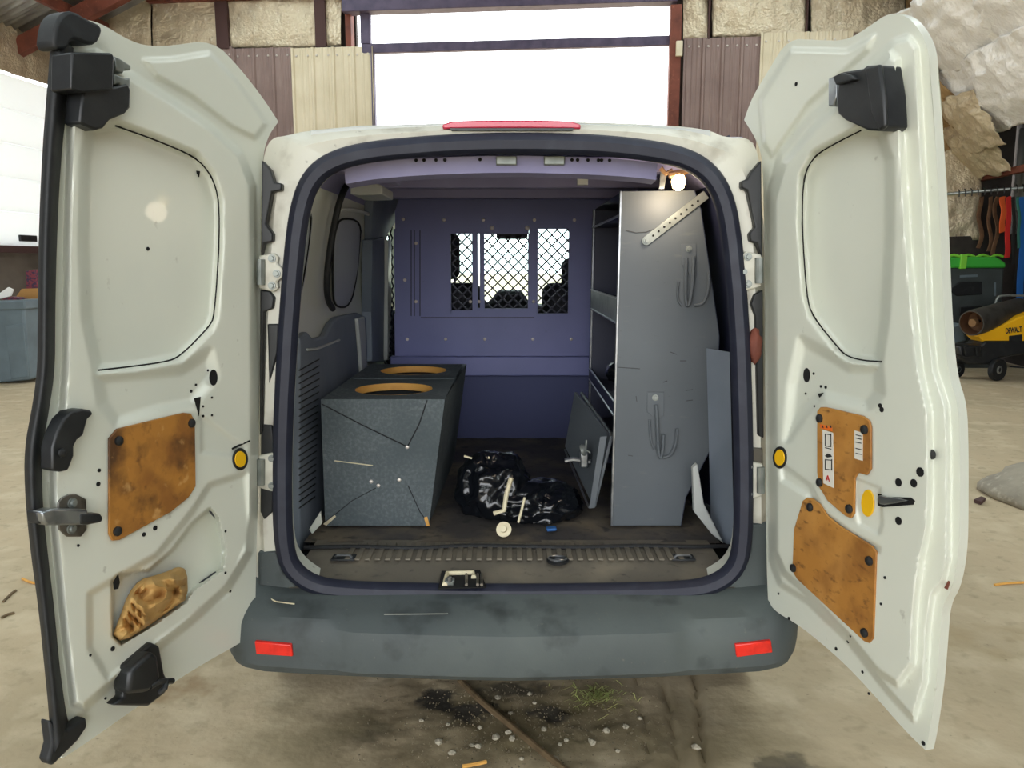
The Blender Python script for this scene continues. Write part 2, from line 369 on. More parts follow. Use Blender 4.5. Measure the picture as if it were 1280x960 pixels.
batt(60, 190, -60, 62, 'foil', .1, 1); batt(192, 274, -60, 62, 'foil', .1, 2); batt(281, 396, -60, 60, 'foil', .1, 3); batt(405, 427, -60, 58, 'foil', .1, 4)
batt(854, 884, -60, 50, 'foil', .1, 5); batt(890, 1006, -60, 47, 'foil', .1, 6); batt(1013, 1130, -60, 44, 'foil', .1, 7); batt(1132, 1240, -60, 60, 'kraft', .1, 8)
batt(1120, 1186, 40, 190, 'kraft', .0, 9); batt(1110, 1225, 180, 300, 'foil', .02, 11)
for a, b_x, y0, y1 in ((273, 282, -60, 62), (396, 405, -60, 60), (884, 890, -60, 50), (1006, 1013, -60, 47)):
    p, q = PB(a, y1, .05), PB(b_x, y0, .05)
    w = abs((q - p) @ BR)
    MB().box(((p + q) / 2), (w, .12, abs(q[2] - p[2])), (BR, BB, (0, 0, 1))).build('stud', 'stud', wall_back)
def beam(px0, py0, px1, py1, name, mat, y=0., dep=.15, ext=0.):
    """box covering a pixel rectangle of the wall plane"""
    p, q = PB(px0, py1, y), PB(px1, py0, y)
    return MB().box((p + q) / 2, (abs((q - p) @ BR), dep, abs(q[2] - p[2])), (BR, BB, (0, 0, 1))).build(name, mat, wall_back, bev=.008)
beam(185, -8, 434, 4, 'purlin', 'rust', -.02, .1)
beam(846, -30, 1130, -6, 'purlin', 'rust', -.02, .1)
o_ = MB(); p, q = PB(430, 14, -.05), PB(846, 8, -.05)
o_.box((p + q) / 2 + np.array([0, 0, .35]), ((q - p) @ BR, .25, .7), (BR, BB, (0, 0, 1))).build('lintel', 'purplebeam', wall_back, bev=.01)
for x0, x1, y0, mat in ((433, 440, 12, 'rust'), (838, 852, 8, 'rust')):
    yj = .08 if x0 < 600 else -.04; p, q = PB(x0, y0, yj), PB(x1, y0, yj); w = (q - p) @ BR
    MB().box((p + q) / 2 * np.array([1, 1, 0]) + np.array([0, 0, p[2] / 2]), (w, .2, p[2]), (BR, BB, (0, 0, 1))).build('jamb', mat, wall_back, bev=.01)
beam(452, 10, 463, 56, 'mullion', 'purplebeam', .02, .12)
p, q = PB(464, 60, .02), PB(468, 60, .02); MB().box((p + q) / 2 * np.array([1, 1, 0]) + np.array([0, 0, p[2] / 2]), ((q - p) @ BR, .1, p[2]), (BR, BB, (0, 0, 1))).build('jamb', 'purplebeam', wall_back)
p, q = PB(453, 58, .02), PB(840, 55, .02)
MB().box((p + q) / 2, ((q - p) @ BR, .1, .14), (BR, BB, (0, 0, 1))).build('transom_bar', 'purplebeam', wall_back, bev=.008)
o = MB().box(PB(849, 61, -.16), (.10, .06, .22), (BR, BB, (0, 0, 1))).build('junction_box', 'beigemetal', wall_back, bev=.01)
# rest of the rear wall behind the sheets
mb = MB()
for x0, x1, z0, z1 in ((-HWX, PB(440, 60) @ BR - BO @ BR, 0, 8.5), (PB(838, 60) @ BR - BO @ BR, HWX, 0, 8.5), (PB(440, 60) @ BR - BO @ BR, PB(838, 60) @ BR - BO @ BR, 5.65, 8.5)):
    mb.box(B((x0 + x1) / 2, .3, (z0 + z1) / 2), (x1 - x0, .1, z1 - z0), (BR, BB, (0, 0, 1)))
mb.build('backing', 'darkwall', wall_back)

# ---- side walls, ceiling, wall behind the camera
def corr_sheet(p0, du, dv, nrib, name, mat, parent, amp=.02, kind=None, label=None):
    p0, du, dv = map(lambda q: np.array(q, float), (p0, du, dv)); nn = unit(np.cross(du, dv)); m = nrib * 6; mb = MB()
    for j in (0, 1):
        for i in range(m + 1): mb.v.append(tuple(p0 + du * i / m + dv * j + nn * amp * math.sin(2 * math.pi * i / 6)))
    mb.f = [(i, i + 1, m + 2 + i, m + 1 + i) for i in range(m)]
    return mb.build(name, mat, parent, smooth=70, solid=.004, kind=kind, label=label)
wall_right = empty('wall_right', B(HWX, -8, 0), 'metal side wall behind torn foil insulation', kind='structure')
MB().box(B(HWX + .12, -10, EAVE / 2), (.12, 21, EAVE), (BR, BB, (0, 0, 1))).build('backing', 'darkwall', wall_right)
corr_sheet(B(HWX + .02, .2, 2.3), BB * -6, (0, 0, 1.2), 30, 'corrugated_sheet', 'corr', wall_right)
wall_left = empty('wall_left', B(-HWX, -8, 0), 'side wall with grey wainscot and pale overhead door', kind='structure')
mb = MB(); mb.box(B(-HWX - .12, -10, .9), (.12, 21, 1.8), (BR, BB, (0, 0, 1))); mb.build('backing', 'wallgrey', wall_left)
mb = MB(); mb.box(B(-HWX - .12, -13.7, 3.5), (.12, 13.3, 3.45), (BR, BB, (0, 0, 1))); mb.box(B(-HWX - .12, -3.4, 4.9), (.12, 7.4, .75), (BR, BB, (0, 0, 1))); mb.build('backing', 'darkwall', wall_left)
ceiling = empty('ceiling', B(0, -8, EAVE), 'corrugated metal roof on rusty purlins and rafters', kind='structure')
for sx in (-1, 1):
    yy_ = .4
    for ya, yb_ in SKY_Y + [(-20.6, -20.6)]:
        corr_sheet(roofp(sx, 0, yy_), BB * (ya - yy_), roofp(sx, 1, 0) - roofp(sx, 0, 0), max(6, int((yy_ - ya) * 6.5)), 'roof_sheet', 'corr', ceiling, .025)
        if ya != yb_:
            for t0, t1 in ((0, .24), (.76, 1)): corr_sheet(roofp(sx, t0, ya), BB * (yb_ - ya), roofp(sx, t1, 0) - roofp(sx, t0, 0), 13, 'roof_sheet', 'corr', ceiling, .025)
            MB().add([roofp(sx, .24, ya), roofp(sx, .76, ya), roofp(sx, .76, yb_), roofp(sx, .24, yb_)], [(0, 1, 2, 3)]).build('added_roof_light', 'glass', ceiling)  # glazed roof opening added out of view for more light below
        yy_ = yb_
    for k in range(8):
        t = k / 7.5
        x = sx * HWX * (1 - t); z = EAVE + (RIDGE - EAVE) * t - .12
        MB().box(B(x, -10, z), (.07, 21, .16), (BR, BB, (0, 0, 1))).build('purlin', 'rust', ceiling)
    for k in range(7):
        a, b = np.array(B(sx * HWX, -.9 - 3.2 * k, EAVE - .25)), np.array(B(0, -.9 - 3.2 * k, RIDGE - .25)); d = b - a
        MB().box((a + b) / 2, (np.linalg.norm(d), .14, .24), (unit(d), BB, np.cross(unit(d), BB))).build('rafter', 'rust', ceiling)
        if k > 1: MB().box(B(sx * (HWX - .02), -.9 - 3.2 * k, EAVE / 2 - .1), (.2, .14, EAVE - .2), (BR, BB, (0, 0, 1))).build('column', 'rust', wall_right if sx > 0 else wall_left)
wall_front = empty('wall_front', B(0, -20.5, 0), 'end wall with a wide open doorway behind the camera', kind='structure')
mb = MB(); mb.box(B(-7.1, -20.5, 3), (1.2, .15, 6), (BR, BB, (0, 0, 1))); mb.box(B(7.1, -20.5, 3), (1.2, .15, 6), (BR, BB, (0, 0, 1))); mb.box(B(0, -20.5, 7.3), (15.4, .15, 2.6), (BR, BB, (0, 0, 1))); mb.build('cladding', 'darkwall', wall_front)
# foil batts on the right wall: torn, with kraft flaps; some whitened as if strongly lit
def rw(y, z, off=0.): return B(HWX - off - .75 * max(0, z - 2.2), y, z)
k = 0
for (ya, yb, za, zb, mat, rg, off) in [(.25, -2.6, 4.05, 4.95, 'foil_lit', .02, .0), (-2.4, -7, 3.9, 4.95, 'foil_lit', .03, .04), (.3, -.9, 3.45, 4.25, 'kraft', .06, .14), (-.7, -3.2, 3.25, 4.12, 'foil_lit', .05, .08),
                                  (-3.0, -7, 3.0, 4.0, 'foil_lit', .05, .1), (.3, -1.0, 2.75, 3.6, 'foil', .06, .10), (-.5, -1.5, 3.05, 3.75, 'foil', .09, .22), (.3, -.5, 4.1, 4.8, 'kraft', .07, .16)]:
    k += 1
    foil_panel(rw(ya, za, off), rw(yb, za, off), rw(yb, zb, off), rw(ya, zb, off), 'insulation_batt', mat, wall_right, .09, -BR, 1.7, 46, 34, .12, k * 3.3, rg)
MB().box(rw(-2, 2.78, .08), (.1, 4.6, .09), (BR, BB, (0, 0, 1))).build('girt', 'rust', wall_right)
# left: foil strip above the overhead door, door of separate panels
foil_panel(B(-HWX + .05, .2, 4.35), B(-HWX + .05, -5, 4.35), B(-HWX + .05, -5, 5.3), B(-HWX + .05, .2, 5.3), 'insulation_batt', 'foil', wall_left, .06, BR, 1.8, 60, 20, .1, 40)
door_1 = empty('door_1', B(-HWX, -3, 1.8), 'pale panelled overhead door glowing with daylight', kind='structure')
zz = 1.78
for i in range(5):
    MB().box(B(-HWX + .02, -3.4, zz + .255), (.05, 7.0, .507), (BR, BB, (0, 0, 1))).build('door_panel', 'transpanel', door_1, bev=.012)
    zz += .51
p = PL(35, 298, B(-HWX + .07, 0, 0), BR); MB().box(p, (.04, .38, .10), (BR, BB, (0, 0, 1))).build('door_handle', 'black', door_1, bev=.01)
MB().box(B(-HWX + .06, -3.4, 1.72), (.14, 7.0, .10), (BR, BB, (0, 0, 1))).build('wall_ledge', 'stud', wall_left)

# ================================================================== VAN
van = empty('cargo_van', (0, 1.8, 0), 'white cargo van with both rear doors swung open, seen from behind', 'van')
def resamp(pts, n):
    P = np.array(pts, float); d = np.r_[0, np.cumsum(np.linalg.norm(np.diff(P, axis=0), axis=1))]; t = np.linspace(0, d[-1], n)
    return np.stack([np.interp(t, d, P[:, k]) for k in range(P.shape[1])], 1)
def chaikin(P, it=2, closed=True):
    P = np.array(P, float)
    for _ in range(it):
        Q = np.roll(P, -1, 0) if closed else P[1:]
        A = P if closed else P[:-1]
        R = np.empty((2 * len(A), P.shape[1])); R[0::2] = .75 * A + .25 * Q; R[1::2] = .25 * A + .75 * Q
        if not closed: R = np.vstack([P[:1], R, P[-1:]])
        P = R
    return P
# matched loops round the rear opening: (outer body edge) (seal outer) (seal inner)
LOOP = [((318, 770), (395, 742), (398, 726)), ((318, 735), (358, 722), (378, 712)), ((319, 690), (344, 690), (364, 688)), ((320, 600), (341, 600), (362, 600)), ((322, 500), (344, 500), (365, 500)), ((323, 400), (350, 400), (371, 400)),
        ((325, 300), (358, 300), (379, 300)), ((326, 235), (367, 248), (387, 252)), ((330, 190), (382, 217), (398, 226)), ((340, 172), (405, 198), (418, 209)), ((357, 170), (445, 185), (455, 197)), ((388, 162), (520, 177), (522, 190)),
        ((560, 153), (600, 172), (600, 186)), ((720, 152), (690, 172), (690, 186)), ((830, 156), (762, 175), (762, 189)), ((886, 162), (830, 184), (822, 196)), ((905, 172), (868, 194), (858, 206)), ((935, 171), (895, 212), (883, 224)), ((948, 190), (915, 246), (898, 252)),
        ((952, 235), (924, 300), (908, 304)), ((955, 400), (933, 400), (916, 400)), ((957, 500), (938, 500), (919, 500)), ((959, 600), (940, 600), (921, 600)), ((962, 690), (938, 688), (920, 686)), ((964, 735), (926, 720), (908, 712)), ((964, 770), (890, 741), (886, 726))]
ring_o = np.array([PY(*a[0], .035) for a in LOOP]); ring_s = np.array([PY(*a[1], .0) for a in LOOP]); ring_i = np.array([PY(*a[2], .0) for a in LOOP])
n = len(LOOP)
# mid loop gives the pillar a rounded shoulder
ring_m = ring_o * .45 + ring_s * .55; ring_m[:, 1] = -.008
ring_o = chaikin(ring_o, 2, False); ring_m = chaikin(ring_m, 2, False); ring_s2 = chaikin(ring_s, 2, False); ring_i2 = chaikin(ring_i, 2, False)
side = ring_o.copy(); side[:, 1] = .34; side[:, 0] = np.where(np.abs(side[:, 0]) > .6, np.sign(side[:, 0]) * (.86 - .12 * np.clip((side[:, 2] - 1.15) / .7, 0, 1) ** 2), side[:, 0] * 1.05)
cabp = side.copy(); cabp[:, 1] = 2.15
loops = [ring_s2, ring_m, ring_o, side, cabp]; n = len(ring_o)
mb = MB()
for l in loops: mb.v += [tuple(p) for p in l]
for k in range(len(loops) - 1): mb.f += [(k * n + i, k * n + i + 1, (k + 1) * n + i + 1, (k + 1) * n + i) for i in range(n - 1)]
mb.build('body_shell', 'paint_dirty', van, smooth=40)
# inner flange of the opening
fl_in = ring_i2.copy(); fl_in[:, 1] = .10; fl_in[:, 0] *= 1.03
mb = MB(); mb.v = [tuple(p) for p in ring_i2] + [tuple(p) for p in fl_in]
mb.f = [(i, i + 1, n + i + 1, n + i) for i in range(n - 1)]; mb.build('opening_flange', 'paint', van, smooth=50)
# weatherstrip: follows the loop and closes along the sill
mid = [(np.array(a[1]) + np.array(a[2])) / 2 for a in LOOP]
bot = [(850, 739), (760, 741), (690, 742), (600, 742), (520, 741), (440, 739)]
wp = np.array([PY(*p, -.012) for p in mid + [np.array(b) for b in bot]]); wp = chaikin(wp, 2)
mb = MB(); m_ = len(wp); prof = [(-.027, .012), (-.027, -.012), (-.018, -.026), (.004, -.030), (.020, -.020), (.028, .0), (.028, .014)]; c0 = wp.mean(0)
for i in range(m_):
    t = unit(wp[(i + 1) % m_] - wp[i - 1]); o = unit(np.cross(t, (0, 1, 0)))
    if np.dot(o, wp[i] - c0) < 0: o = -o
    mb.v += [tuple(wp[i] + o * a + np.array([0, b, 0])) for a, b in prof]
k = len(prof)
for i in range(m_):
    j = (i + 1) % m_; mb.f += [(i * k + a, i * k + a + 1, j * k + a + 1, j * k + a) for a in range(k - 1)]
mb.build('weatherstrip', 'seal', van, smooth=40)
# header: roof lip and third brake light
zt = PY(640, 156, 0)[2]
mb = MB(); P0 = [PY(x, y, .02) for x, y in ((388, 163), (450, 157), (555, 154), (640, 153), (725, 154), (830, 158), (888, 163))]
for y in (0, .1): mb.v += [tuple(p + np.array([0, y, .006 if y else 0])) for p in P0] + [tuple(p + np.array([0, y, -.05])) for p in P0]
mb.f = [(i, i + 1, 8 + i, 7 + i) for i in range(6)] + [(14 + i, 15 + i, 22 + i, 21 + i) for i in range(6)] + [(i, i + 1, 15 + i, 14 + i) for i in range(6)]
mb.build('roof_lip', 'skin_grey', van, smooth=0, bev=.004)
bl = MB(); xs_ = np.linspace(553, 726, 15); up_ = [PY(x, 150 + ((x - 640) / 90) ** 2 * 1.5 + (4 if k in (0, 14) else 0), -.015) for k, x in enumerate(xs_)]; lo_ = [PY(x, 160 + ((x - 640) / 90) ** 2 * 1, -.015) for x in xs_]
bl.ext([*up_, *lo_[::-1]], (0, .12, 0)); brk = bl.build('brake_light', 'brake', van, bev=.004)
MB().ext([PY(x, y, -.02) for x, y in ((562, 160), (718, 160), (716, 163), (564, 163))], (0, .05, 0)).build('lens_rim', 'black', brk)
# hinges on the pillars
def hinge(cx, cy, sgn, parent):
    pts = [(0, -22), (9, -24), (15, -18), (13, -10), (20, -4), (20, 6), (13, 12), (15, 20), (9, 25), (0, 23), (-10, 20), (-10, -20)]
    h = MB().ext([PY(cx + sgn * x, cy + y, -.025) for x, y in pts], (0, .02, 0)).build('hinge', 'paint_dirty', parent, bev=.004)
    for x, y in ((7, -17), (13, 2), (7, 17)): at(bolt_me, 'hinge_bolt', PY(cx + sgn * x, cy + y, -.027), h, axis=(0, -1, 0))
    MB().tube([PY(cx - sgn * 7, cy - 16, -.03), PY(cx - sgn * 7, cy + 16, -.03)], .012, 10).build('hinge_pin', 'galv', h)
hinge(333, 340, 1, van); hinge(942, 338, -1, van); hinge(333, 590, 1, van); hinge(944, 600, -1, van)
def pillar_bit(pts, Y, d, name, mat, bev=.004): return MB().ext([PY(x, y, Y) for x, y in pts], (0, d, 0)).build(name, mat, van, bev=bev)
pillar_bit([(327, 200), (338, 212), (343, 228), (352, 229), (352, 238), (340, 240), (332, 280), (341, 292), (341, 302), (330, 304), (326, 320)], -.03, .03, 'pillar_seal', 'black')
pillar_bit([(952, 200), (940, 214), (934, 224), (927, 226), (927, 235), (934, 238), (944, 284), (937, 292), (938, 302), (946, 304), (953, 322)], -.03, .03, 'pillar_seal', 'black')
pillar_bit([(325, 362), (337, 364), (343, 372), (341, 386), (330, 390), (328, 540), (324, 545)], -.02, .03, 'pillar_seal', 'black')
pillar_bit([(954, 362), (943, 368), (939, 380), (944, 395), (948, 545), (955, 548)], -.02, .03, 'pillar_seal', 'black')
pillar_bit([(334, 405), (348, 405), (347, 440), (336, 480)], -.012, .02, 'tail_lamp_bracket', 'black')
pillar_bit([(934, 560), (954, 560), (954, 610), (940, 618), (934, 600)], -.012, .02, 'connector', 'latch')
pillar_bit([(326, 530), (340, 532), (343, 560), (341, 640), (330, 650), (325, 640)], -.012, .02, 'hinge_cover', 'black')
# bumper
NB = 61
def bump_sec(u):
    """u in -1..1 along the bumper; returns the section (y,z) list and x"""
    a = abs(u); X = u * .885
    bow = .055 * u * u + (.20 * max(0, (a - .86) / .14) ** 2)
    pin = .02 * max(0, (a - .8) / .2)
    sec = [(.06, .555), (-.018, .550), (-.055, .535), (-.115, .516), (-.152, .500), (-.168, .478), (-.178, .42), (-.176, .360), (-.160, .336), (-.05, .330)]
    cen = sstep((.56 - a) / .05)
    out = []
    for i, (y, z) in enumerate(sec):
        yy = y + bow * (1 if i >= 3 else .25)
        if i in (5, 6): yy -= .014 * cen
        if i == 7: yy -= .010 * cen
        zz = z + (.012 * a if i >= 3 else 0) + (pin * 1.3 if i > 5 else 0) + (.03 * max(0, (a - .75) / .25) if i <= 3 else 0)
        out.append((yy, zz))
    return X, out
mb = MB(); us = np.linspace(-1, 1, NB); ns_ = 10
for u in us:
    X, sec = bump_sec(float(u)); mb.v += [(X, y, z) for y, z in sec]
mb.f = [(i * ns_ + k, i * ns_ + k + 1, (i + 1) * ns_ + k + 1, (i + 1) * ns_ + k) for i in range(NB - 1) for k in range(ns_ - 1)]
bumper = mb.build('rear_bumper', 'bumper', van, smooth=28)
for pts in ([(318, 802), (364, 806), (366, 821), (320, 818)], [(919, 806), (964, 801), (966, 816), (921, 822)]):
    c = [PY(x, y, -.085) for x, y in pts]
    # find the bumper face under the reflector
    Xc = np.mean([p[0] for p in c]); u0 = Xc / .885; _, sec = bump_sec(float(u0)); yf = sec[6][0] - .004
    c = []
    for x, y in pts:
        q = PY(x, y, yf); X_, s2 = bump_sec(float(q[0] / .885)); q = PY(x, y, s2[6][0] - .008); c.append(q)
    MB().ext(c, (0, .03, 0)).build('reflector', 'red', bumper, bev=.003, label='red reflector')
for side_, pts in ((-1, [(322, 690), (345, 690), (352, 715), (378, 742), (400, 752), (400, 775), (322, 790)]), (1, [(962, 655), (940, 655), (938, 690), (925, 720), (900, 742), (885, 752), (885, 775), (962, 780)])):
    MB().ext([PY(x, y, -.012) for x, y in pts], (0, .04, 0)).build('bumper_corner', 'bumper', bumper, bev=.006)
MB().tube([PZ(480, 768, .53), PZ(560, 767, .53)], .002, 5).build('scratch', 'galv', bumper)
MB().tube([PZ(332, 745, .535), PZ(345, 752, .535), PZ(368, 755, .535)], .002, 5).build('wire_end', 'pvc', bumper)

# cargo floor and sill
FZ = .58
mb = MB(); mb.grid(80, 60, lambda u, v: (-.70 + 1.40 * u, .31 + 1.7 * v, FZ - .004 + .004 * fbm(((-.7 + 1.4 * u) * 5, (.3 + 1.7 * v) * 5, 2)) + .002 * math.sin(u * 60) * (1 if v > .2 else 0)))
cfloor = mb.build('cargo_floor', 'mat', van, smooth=60)
mb = MB(); ed = chaikin([PZ(x, y, .58) for x, y in ((380, 686), (440, 684), (520, 687), (580, 683), (640, 684), (720, 686), (800, 683), (860, 685), (915, 684))], 2, False); mb.tube([p + np.array([0, 0, .004]) for p in ed], .007, 6); mb.build('mat_edge', 'rubber', cfloor)
mb = MB(); sx = np.linspace(-.66, .66, 45); prof = [(.33, .576), (.16, .572), (.145, .565), (.03, .556), (-.02, .552)]
for x in sx: mb.v += [(x, y - .03 * (1 - (x / .66) ** 2) * (.35 - y), z) for y, z in prof]
mb.f = [(i * 5 + k, i * 5 + k + 1, i * 5 + 6 + k, i * 5 + 5 + k) for i in range(44) for k in range(4)]
sill = mb.build('sill_plate', 'sill', van, smooth=30)
for k in range(34):
    x = -.52 + k * .032
    MB().box((x, .215, .579), (.017, .15, .006)).build('tread_rib', 'sill', sill, bev=.002)
for px in (430, 853):
    c = PZ(px, 698, .575); t = MB().box(c + np.array([0, 0, .003]), (.075, .05, .006)).build('tie_down', 'black', sill, bev=.002)
    MB().tube([c + np.array([-.026, -.005, .006]), c + np.array([-.02, -.008, .014]), c + np.array([.02, -.008, .014]), c + np.array([.026, -.005, .006])], .004, 6).build('tie_loop', 'steel', t)
c = PZ(697, 702, .575); t = MB().lathe([(.034, 0), (.036, .006), (.03, .008)], c, (0, 0, 1), 20).build('ring_recess', 'black', sill)
MB().tube([c + np.array([.028 * math.cos(a), .02 * math.sin(a), .011]) for a in np.linspace(0, 2 * math.pi, 16, endpoint=False)], .0035, 6, True).build('lift_ring', 'steel', t)
c = PZ(577, 725, .565); st = MB().ext([PZ(x, y, .568) for x, y in ((552, 715), (600, 714), (608, 735), (548, 737))], (0, 0, .004)).build('striker_plate', 'dark', sill)
MB().tube([PZ(556, 731, .575), PZ(559, 717, .575), PZ(592, 716, .575), PZ(592, 722, .575)], .008, 8).build('striker_rim', 'pvc', st)
MB().box(PZ(562, 727, .578), (.028, .03, .016)).build('striker_block', 'galv', st, bev=.004)
MB().lathe([(.007, 0), (.007, .014), (.004, .016)], PZ(562, 727, .586), (0, 0, 1), 10).build('striker_bolt', 'steel', st)
for px in (583, 597, 602): MB().tube([PZ(px, 718, .574), PZ(px, 731, .58)], .005, 6).build('striker_pin', 'latch', st)

# interior side walls: white upper panel, blanked windows, grey plastic trim
def XW(z): return .745 - .13 * max(0., (z - 1.15) / .7) ** 2
def PWL(px, py, off=0., sg=-1):
    X = sg * .72
    for _ in range(12):
        p = PX(px, py, X); X = sg * (XW(p[2]) - off)
    return PX(px, py, X)
for sg, nm in ((-1, 'side_panel'), (1, 'side_panel')):
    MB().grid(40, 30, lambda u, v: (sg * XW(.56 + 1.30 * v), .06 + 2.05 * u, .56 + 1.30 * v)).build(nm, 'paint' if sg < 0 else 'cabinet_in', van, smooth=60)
def wallprism(pts, t, name, mat, parent=None, bev=.004, base=0., sg=-1):
    lo = [PWL(x, y, base, sg) for x, y in pts]; hi = [PWL(x, y, base, sg) + np.array([-sg * t, 0, 0]) for x, y in pts]
    return MB().prism(lo, hi).build(name, mat, parent or van, bev=bev)
# quarter trim
qt = wallprism([(364, 690), (364, 422), (374, 415), (382, 424), (398, 420), (406, 404), (414, 396), (440, 391), (450, 396), (452, 440), (451, 470), (449, 520), (430, 580), (400, 650), (385, 680)], .03, 'quarter_trim', 'trim', bev=.008)
for k in range(22):
    y = 455 + k * 8.2; a, b = PWL(374, y + 8, .034), PWL(399 - max(0, k - 3) * .3, y - 6, .034)
    MB().tube([a, b], .0022, 4).build('vent_slat', 'rubber', qt)
MB().tube([PWL(384, 437, .034), PWL(396, 436, .036), PWL(424, 425, .034)], .005, 6).build('trim_ledge', 'skin_grey', qt)
wallprism([(443, 398), (451, 396), (455, 470), (450, 482)], .018, 'trim_edge', 'skin_grey', qt, base=.03)
# sliding-door seal, window blanks, pillars
sd = chaikin([(447, 222), (436, 226), (424, 250), (414, 300), (408, 345), (409, 375), (416, 386)], 3, False)
MB().tube([PWL(x, y, .03) for x, y in sd], .012, 8).build('sliding_door_seal', 'rubber', van)
def blank(pts, name):
    b = wallprism(chaikin(pts, 2), .006, name, 'windowpanel', None, .002, base=.012)
    MB().tube([PWL(x, y, .02) for x, y in chaikin(pts, 2)], .004, 6, True).build('blank_seam', 'dark', b); return b
blank([(420, 285), (426, 272), (452, 276), (449, 310), (446, 345), (438, 384), (418, 384), (416, 360), (416, 310)], 'window_blank')
blank([(374, 260), (389, 262), (388, 290), (376, 370), (370, 376), (367, 330)], 'window_blank')
MB().tube([PWL(x, y, .02) for x, y in ((425, 262), (440, 262), (462, 268))], .008, 6).build('door_rail', 'paint', van)
wallprism([(452, 300), (468, 296), (472, 400), (470, 452), (453, 452), (452, 390)], .05, 'door_pillar', 'trim', None, base=.0)
wallprism([(455, 250), (490, 240), (492, 268), (470, 300), (455, 300)], .04, 'door_pillar', 'trim', None)
wallprism([(473, 300), (477, 300), (478, 450), (473, 450)], .05, 'pillar_edge', 'skin_grey', None, .002, .02)
# ceiling, roof bows, header rail
MB().grid(12, 20, lambda u, v: (-.62 + 1.24 * u, .08 + 1.9 * v, 1.862 - .02 * (2 * u - 1) ** 2)).build('roof_lining', 'ceiling_in_haze', van, smooth=60)
for y in (.45, 1.0, 1.5): MB().bx(-.60, .60, y, y + .06, 1.80, 1.85).build('roof_bow', 'ceiling_in_haze', van, bev=.006)
for sg in (-1, 1): MB().prism([(sg * .66, .1, 1.74), (sg * .56, .1, 1.86), (sg * .66, .1, 1.86)], [(sg * .66, 2.0, 1.74), (sg * .56, 2.0, 1.86), (sg * .66, 2.0, 1.86)]).build('cant_rail', 'ceiling_in_haze', van)
hp = chaikin([PY(x, y, .07) for x, y in ((430, 209), (470, 202), (540, 197), (640, 194), (740, 197), (790, 200), (822, 204))], 2, False)
mb = MB()
for p in hp: mb.v += [tuple(p), tuple(p + np.array([0, .015, -.045])), tuple(p + np.array([0, .09, -.05]))]
mb.f = [(i * 3 + k, i * 3 + k + 1, i * 3 + 4 + k, i * 3 + 3 + k) for i in range(len(hp) - 1) for k in (0, 1)]
hd = mb.build('header_rail', 'ceiling_in_haze', van, smooth=50)
for px in (520, 530, 545, 556, 600, 700, 715, 722, 735, 748, 752, 762): at(hole_me, 'hole', PY(px, 199 + abs(px - 640) / 90, .068), hd, axis=(0, -1, .3))
for px in (633, 693): MB().ext([PY(px + a, b, .06) for a, b in ((-13, 195), (13, 195), (13, 206), (-13, 206))], (0, .02, 0)).build('header_bracket', 'galv', hd, bev=.003)
for px, w in ((585, 9), (655, 8), (672, 6), (720, 7), (740, 6), (480, 10)): MB().tube([PY(px - w, 190 + abs(px - 640) / 40, .05), PY(px + w, 190 + abs(px - 640) / 40, .05)], .003, 5).build('bare_weld', 'white', hd)
# left bracket under the roof
MB().ext([PY(x, y, .55) for x, y in ((438, 222), (451, 221), (478, 232), (478, 243), (451, 244), (438, 243))], (0, .25, 0)).build('rail_bracket', 'skin_grey', van, bev=.004)
MB().ext([PY(x, y, .35) for x, y in ((446, 206), (480, 210), (492, 216), (492, 226), (470, 222), (446, 214))], (0, .18, 0)).build('rail_bracket', 'ceiling_in_haze', van, bev=.004)
MB().ext([PY(x, y, .6) for x, y in ((722, 222), (735, 222), (735, 231), (722, 231))], (0, .03, 0)).build('lining_clip', 'skin_grey', van)

# partition with mesh windows
PYY = 1.93
part = empty('partition', (0, PYY, FZ)); part.parent = van; part.location = np.array([0, PYY, FZ]) - WL['cargo_van']
part['label'] = 'haze-tinted grey steel bulkhead with mesh windows'
def prect(x0, x1, y0, y1, Y0, d, name, mat, bev=.0):
    a, b = PY(x0, y1, Y0), PY(x1, y0, Y0)
    return MB().bx(a[0], b[0], Y0, Y0 + d, a[2], b[2]).build(name, mat, part, bev=bev)
WN = [(563, 591, 292, 388), (597, 600, 292, 385), (605, 661, 292, 386), (671, 712, 286, 392)]
mb = MB()
def cell(x0, x1, y0, y1):
    a, b = PY(x0, y1, PYY), PY(x1, y0, PYY); mb.bx(a[0], b[0], PYY, PYY + .012, a[2], b[2])
cell(494, 800, 225, 286); cell(494, 800, 392, 449)
xb = [494, 563, 591, 597, 600, 605, 661, 671, 712, 800]
for i in range(0, len(xb) - 1, 2): cell(xb[i], xb[i + 1], 286, 392)
for x0, x1, y0, y1 in WN:
    if y0 > 286: cell(x0, x1, 286, y0)
    if y1 < 392: cell(x0, x1, y1, 392)
mb.build('bulkhead_plate', 'partition', part)
prect(488, 800, 446, 470, PYY - .04, .06, 'bulkhead_step', 'partition', .006)
prect(488, 800, 468, 560, PYY, .015, 'lower_plate', 'partition_shade')
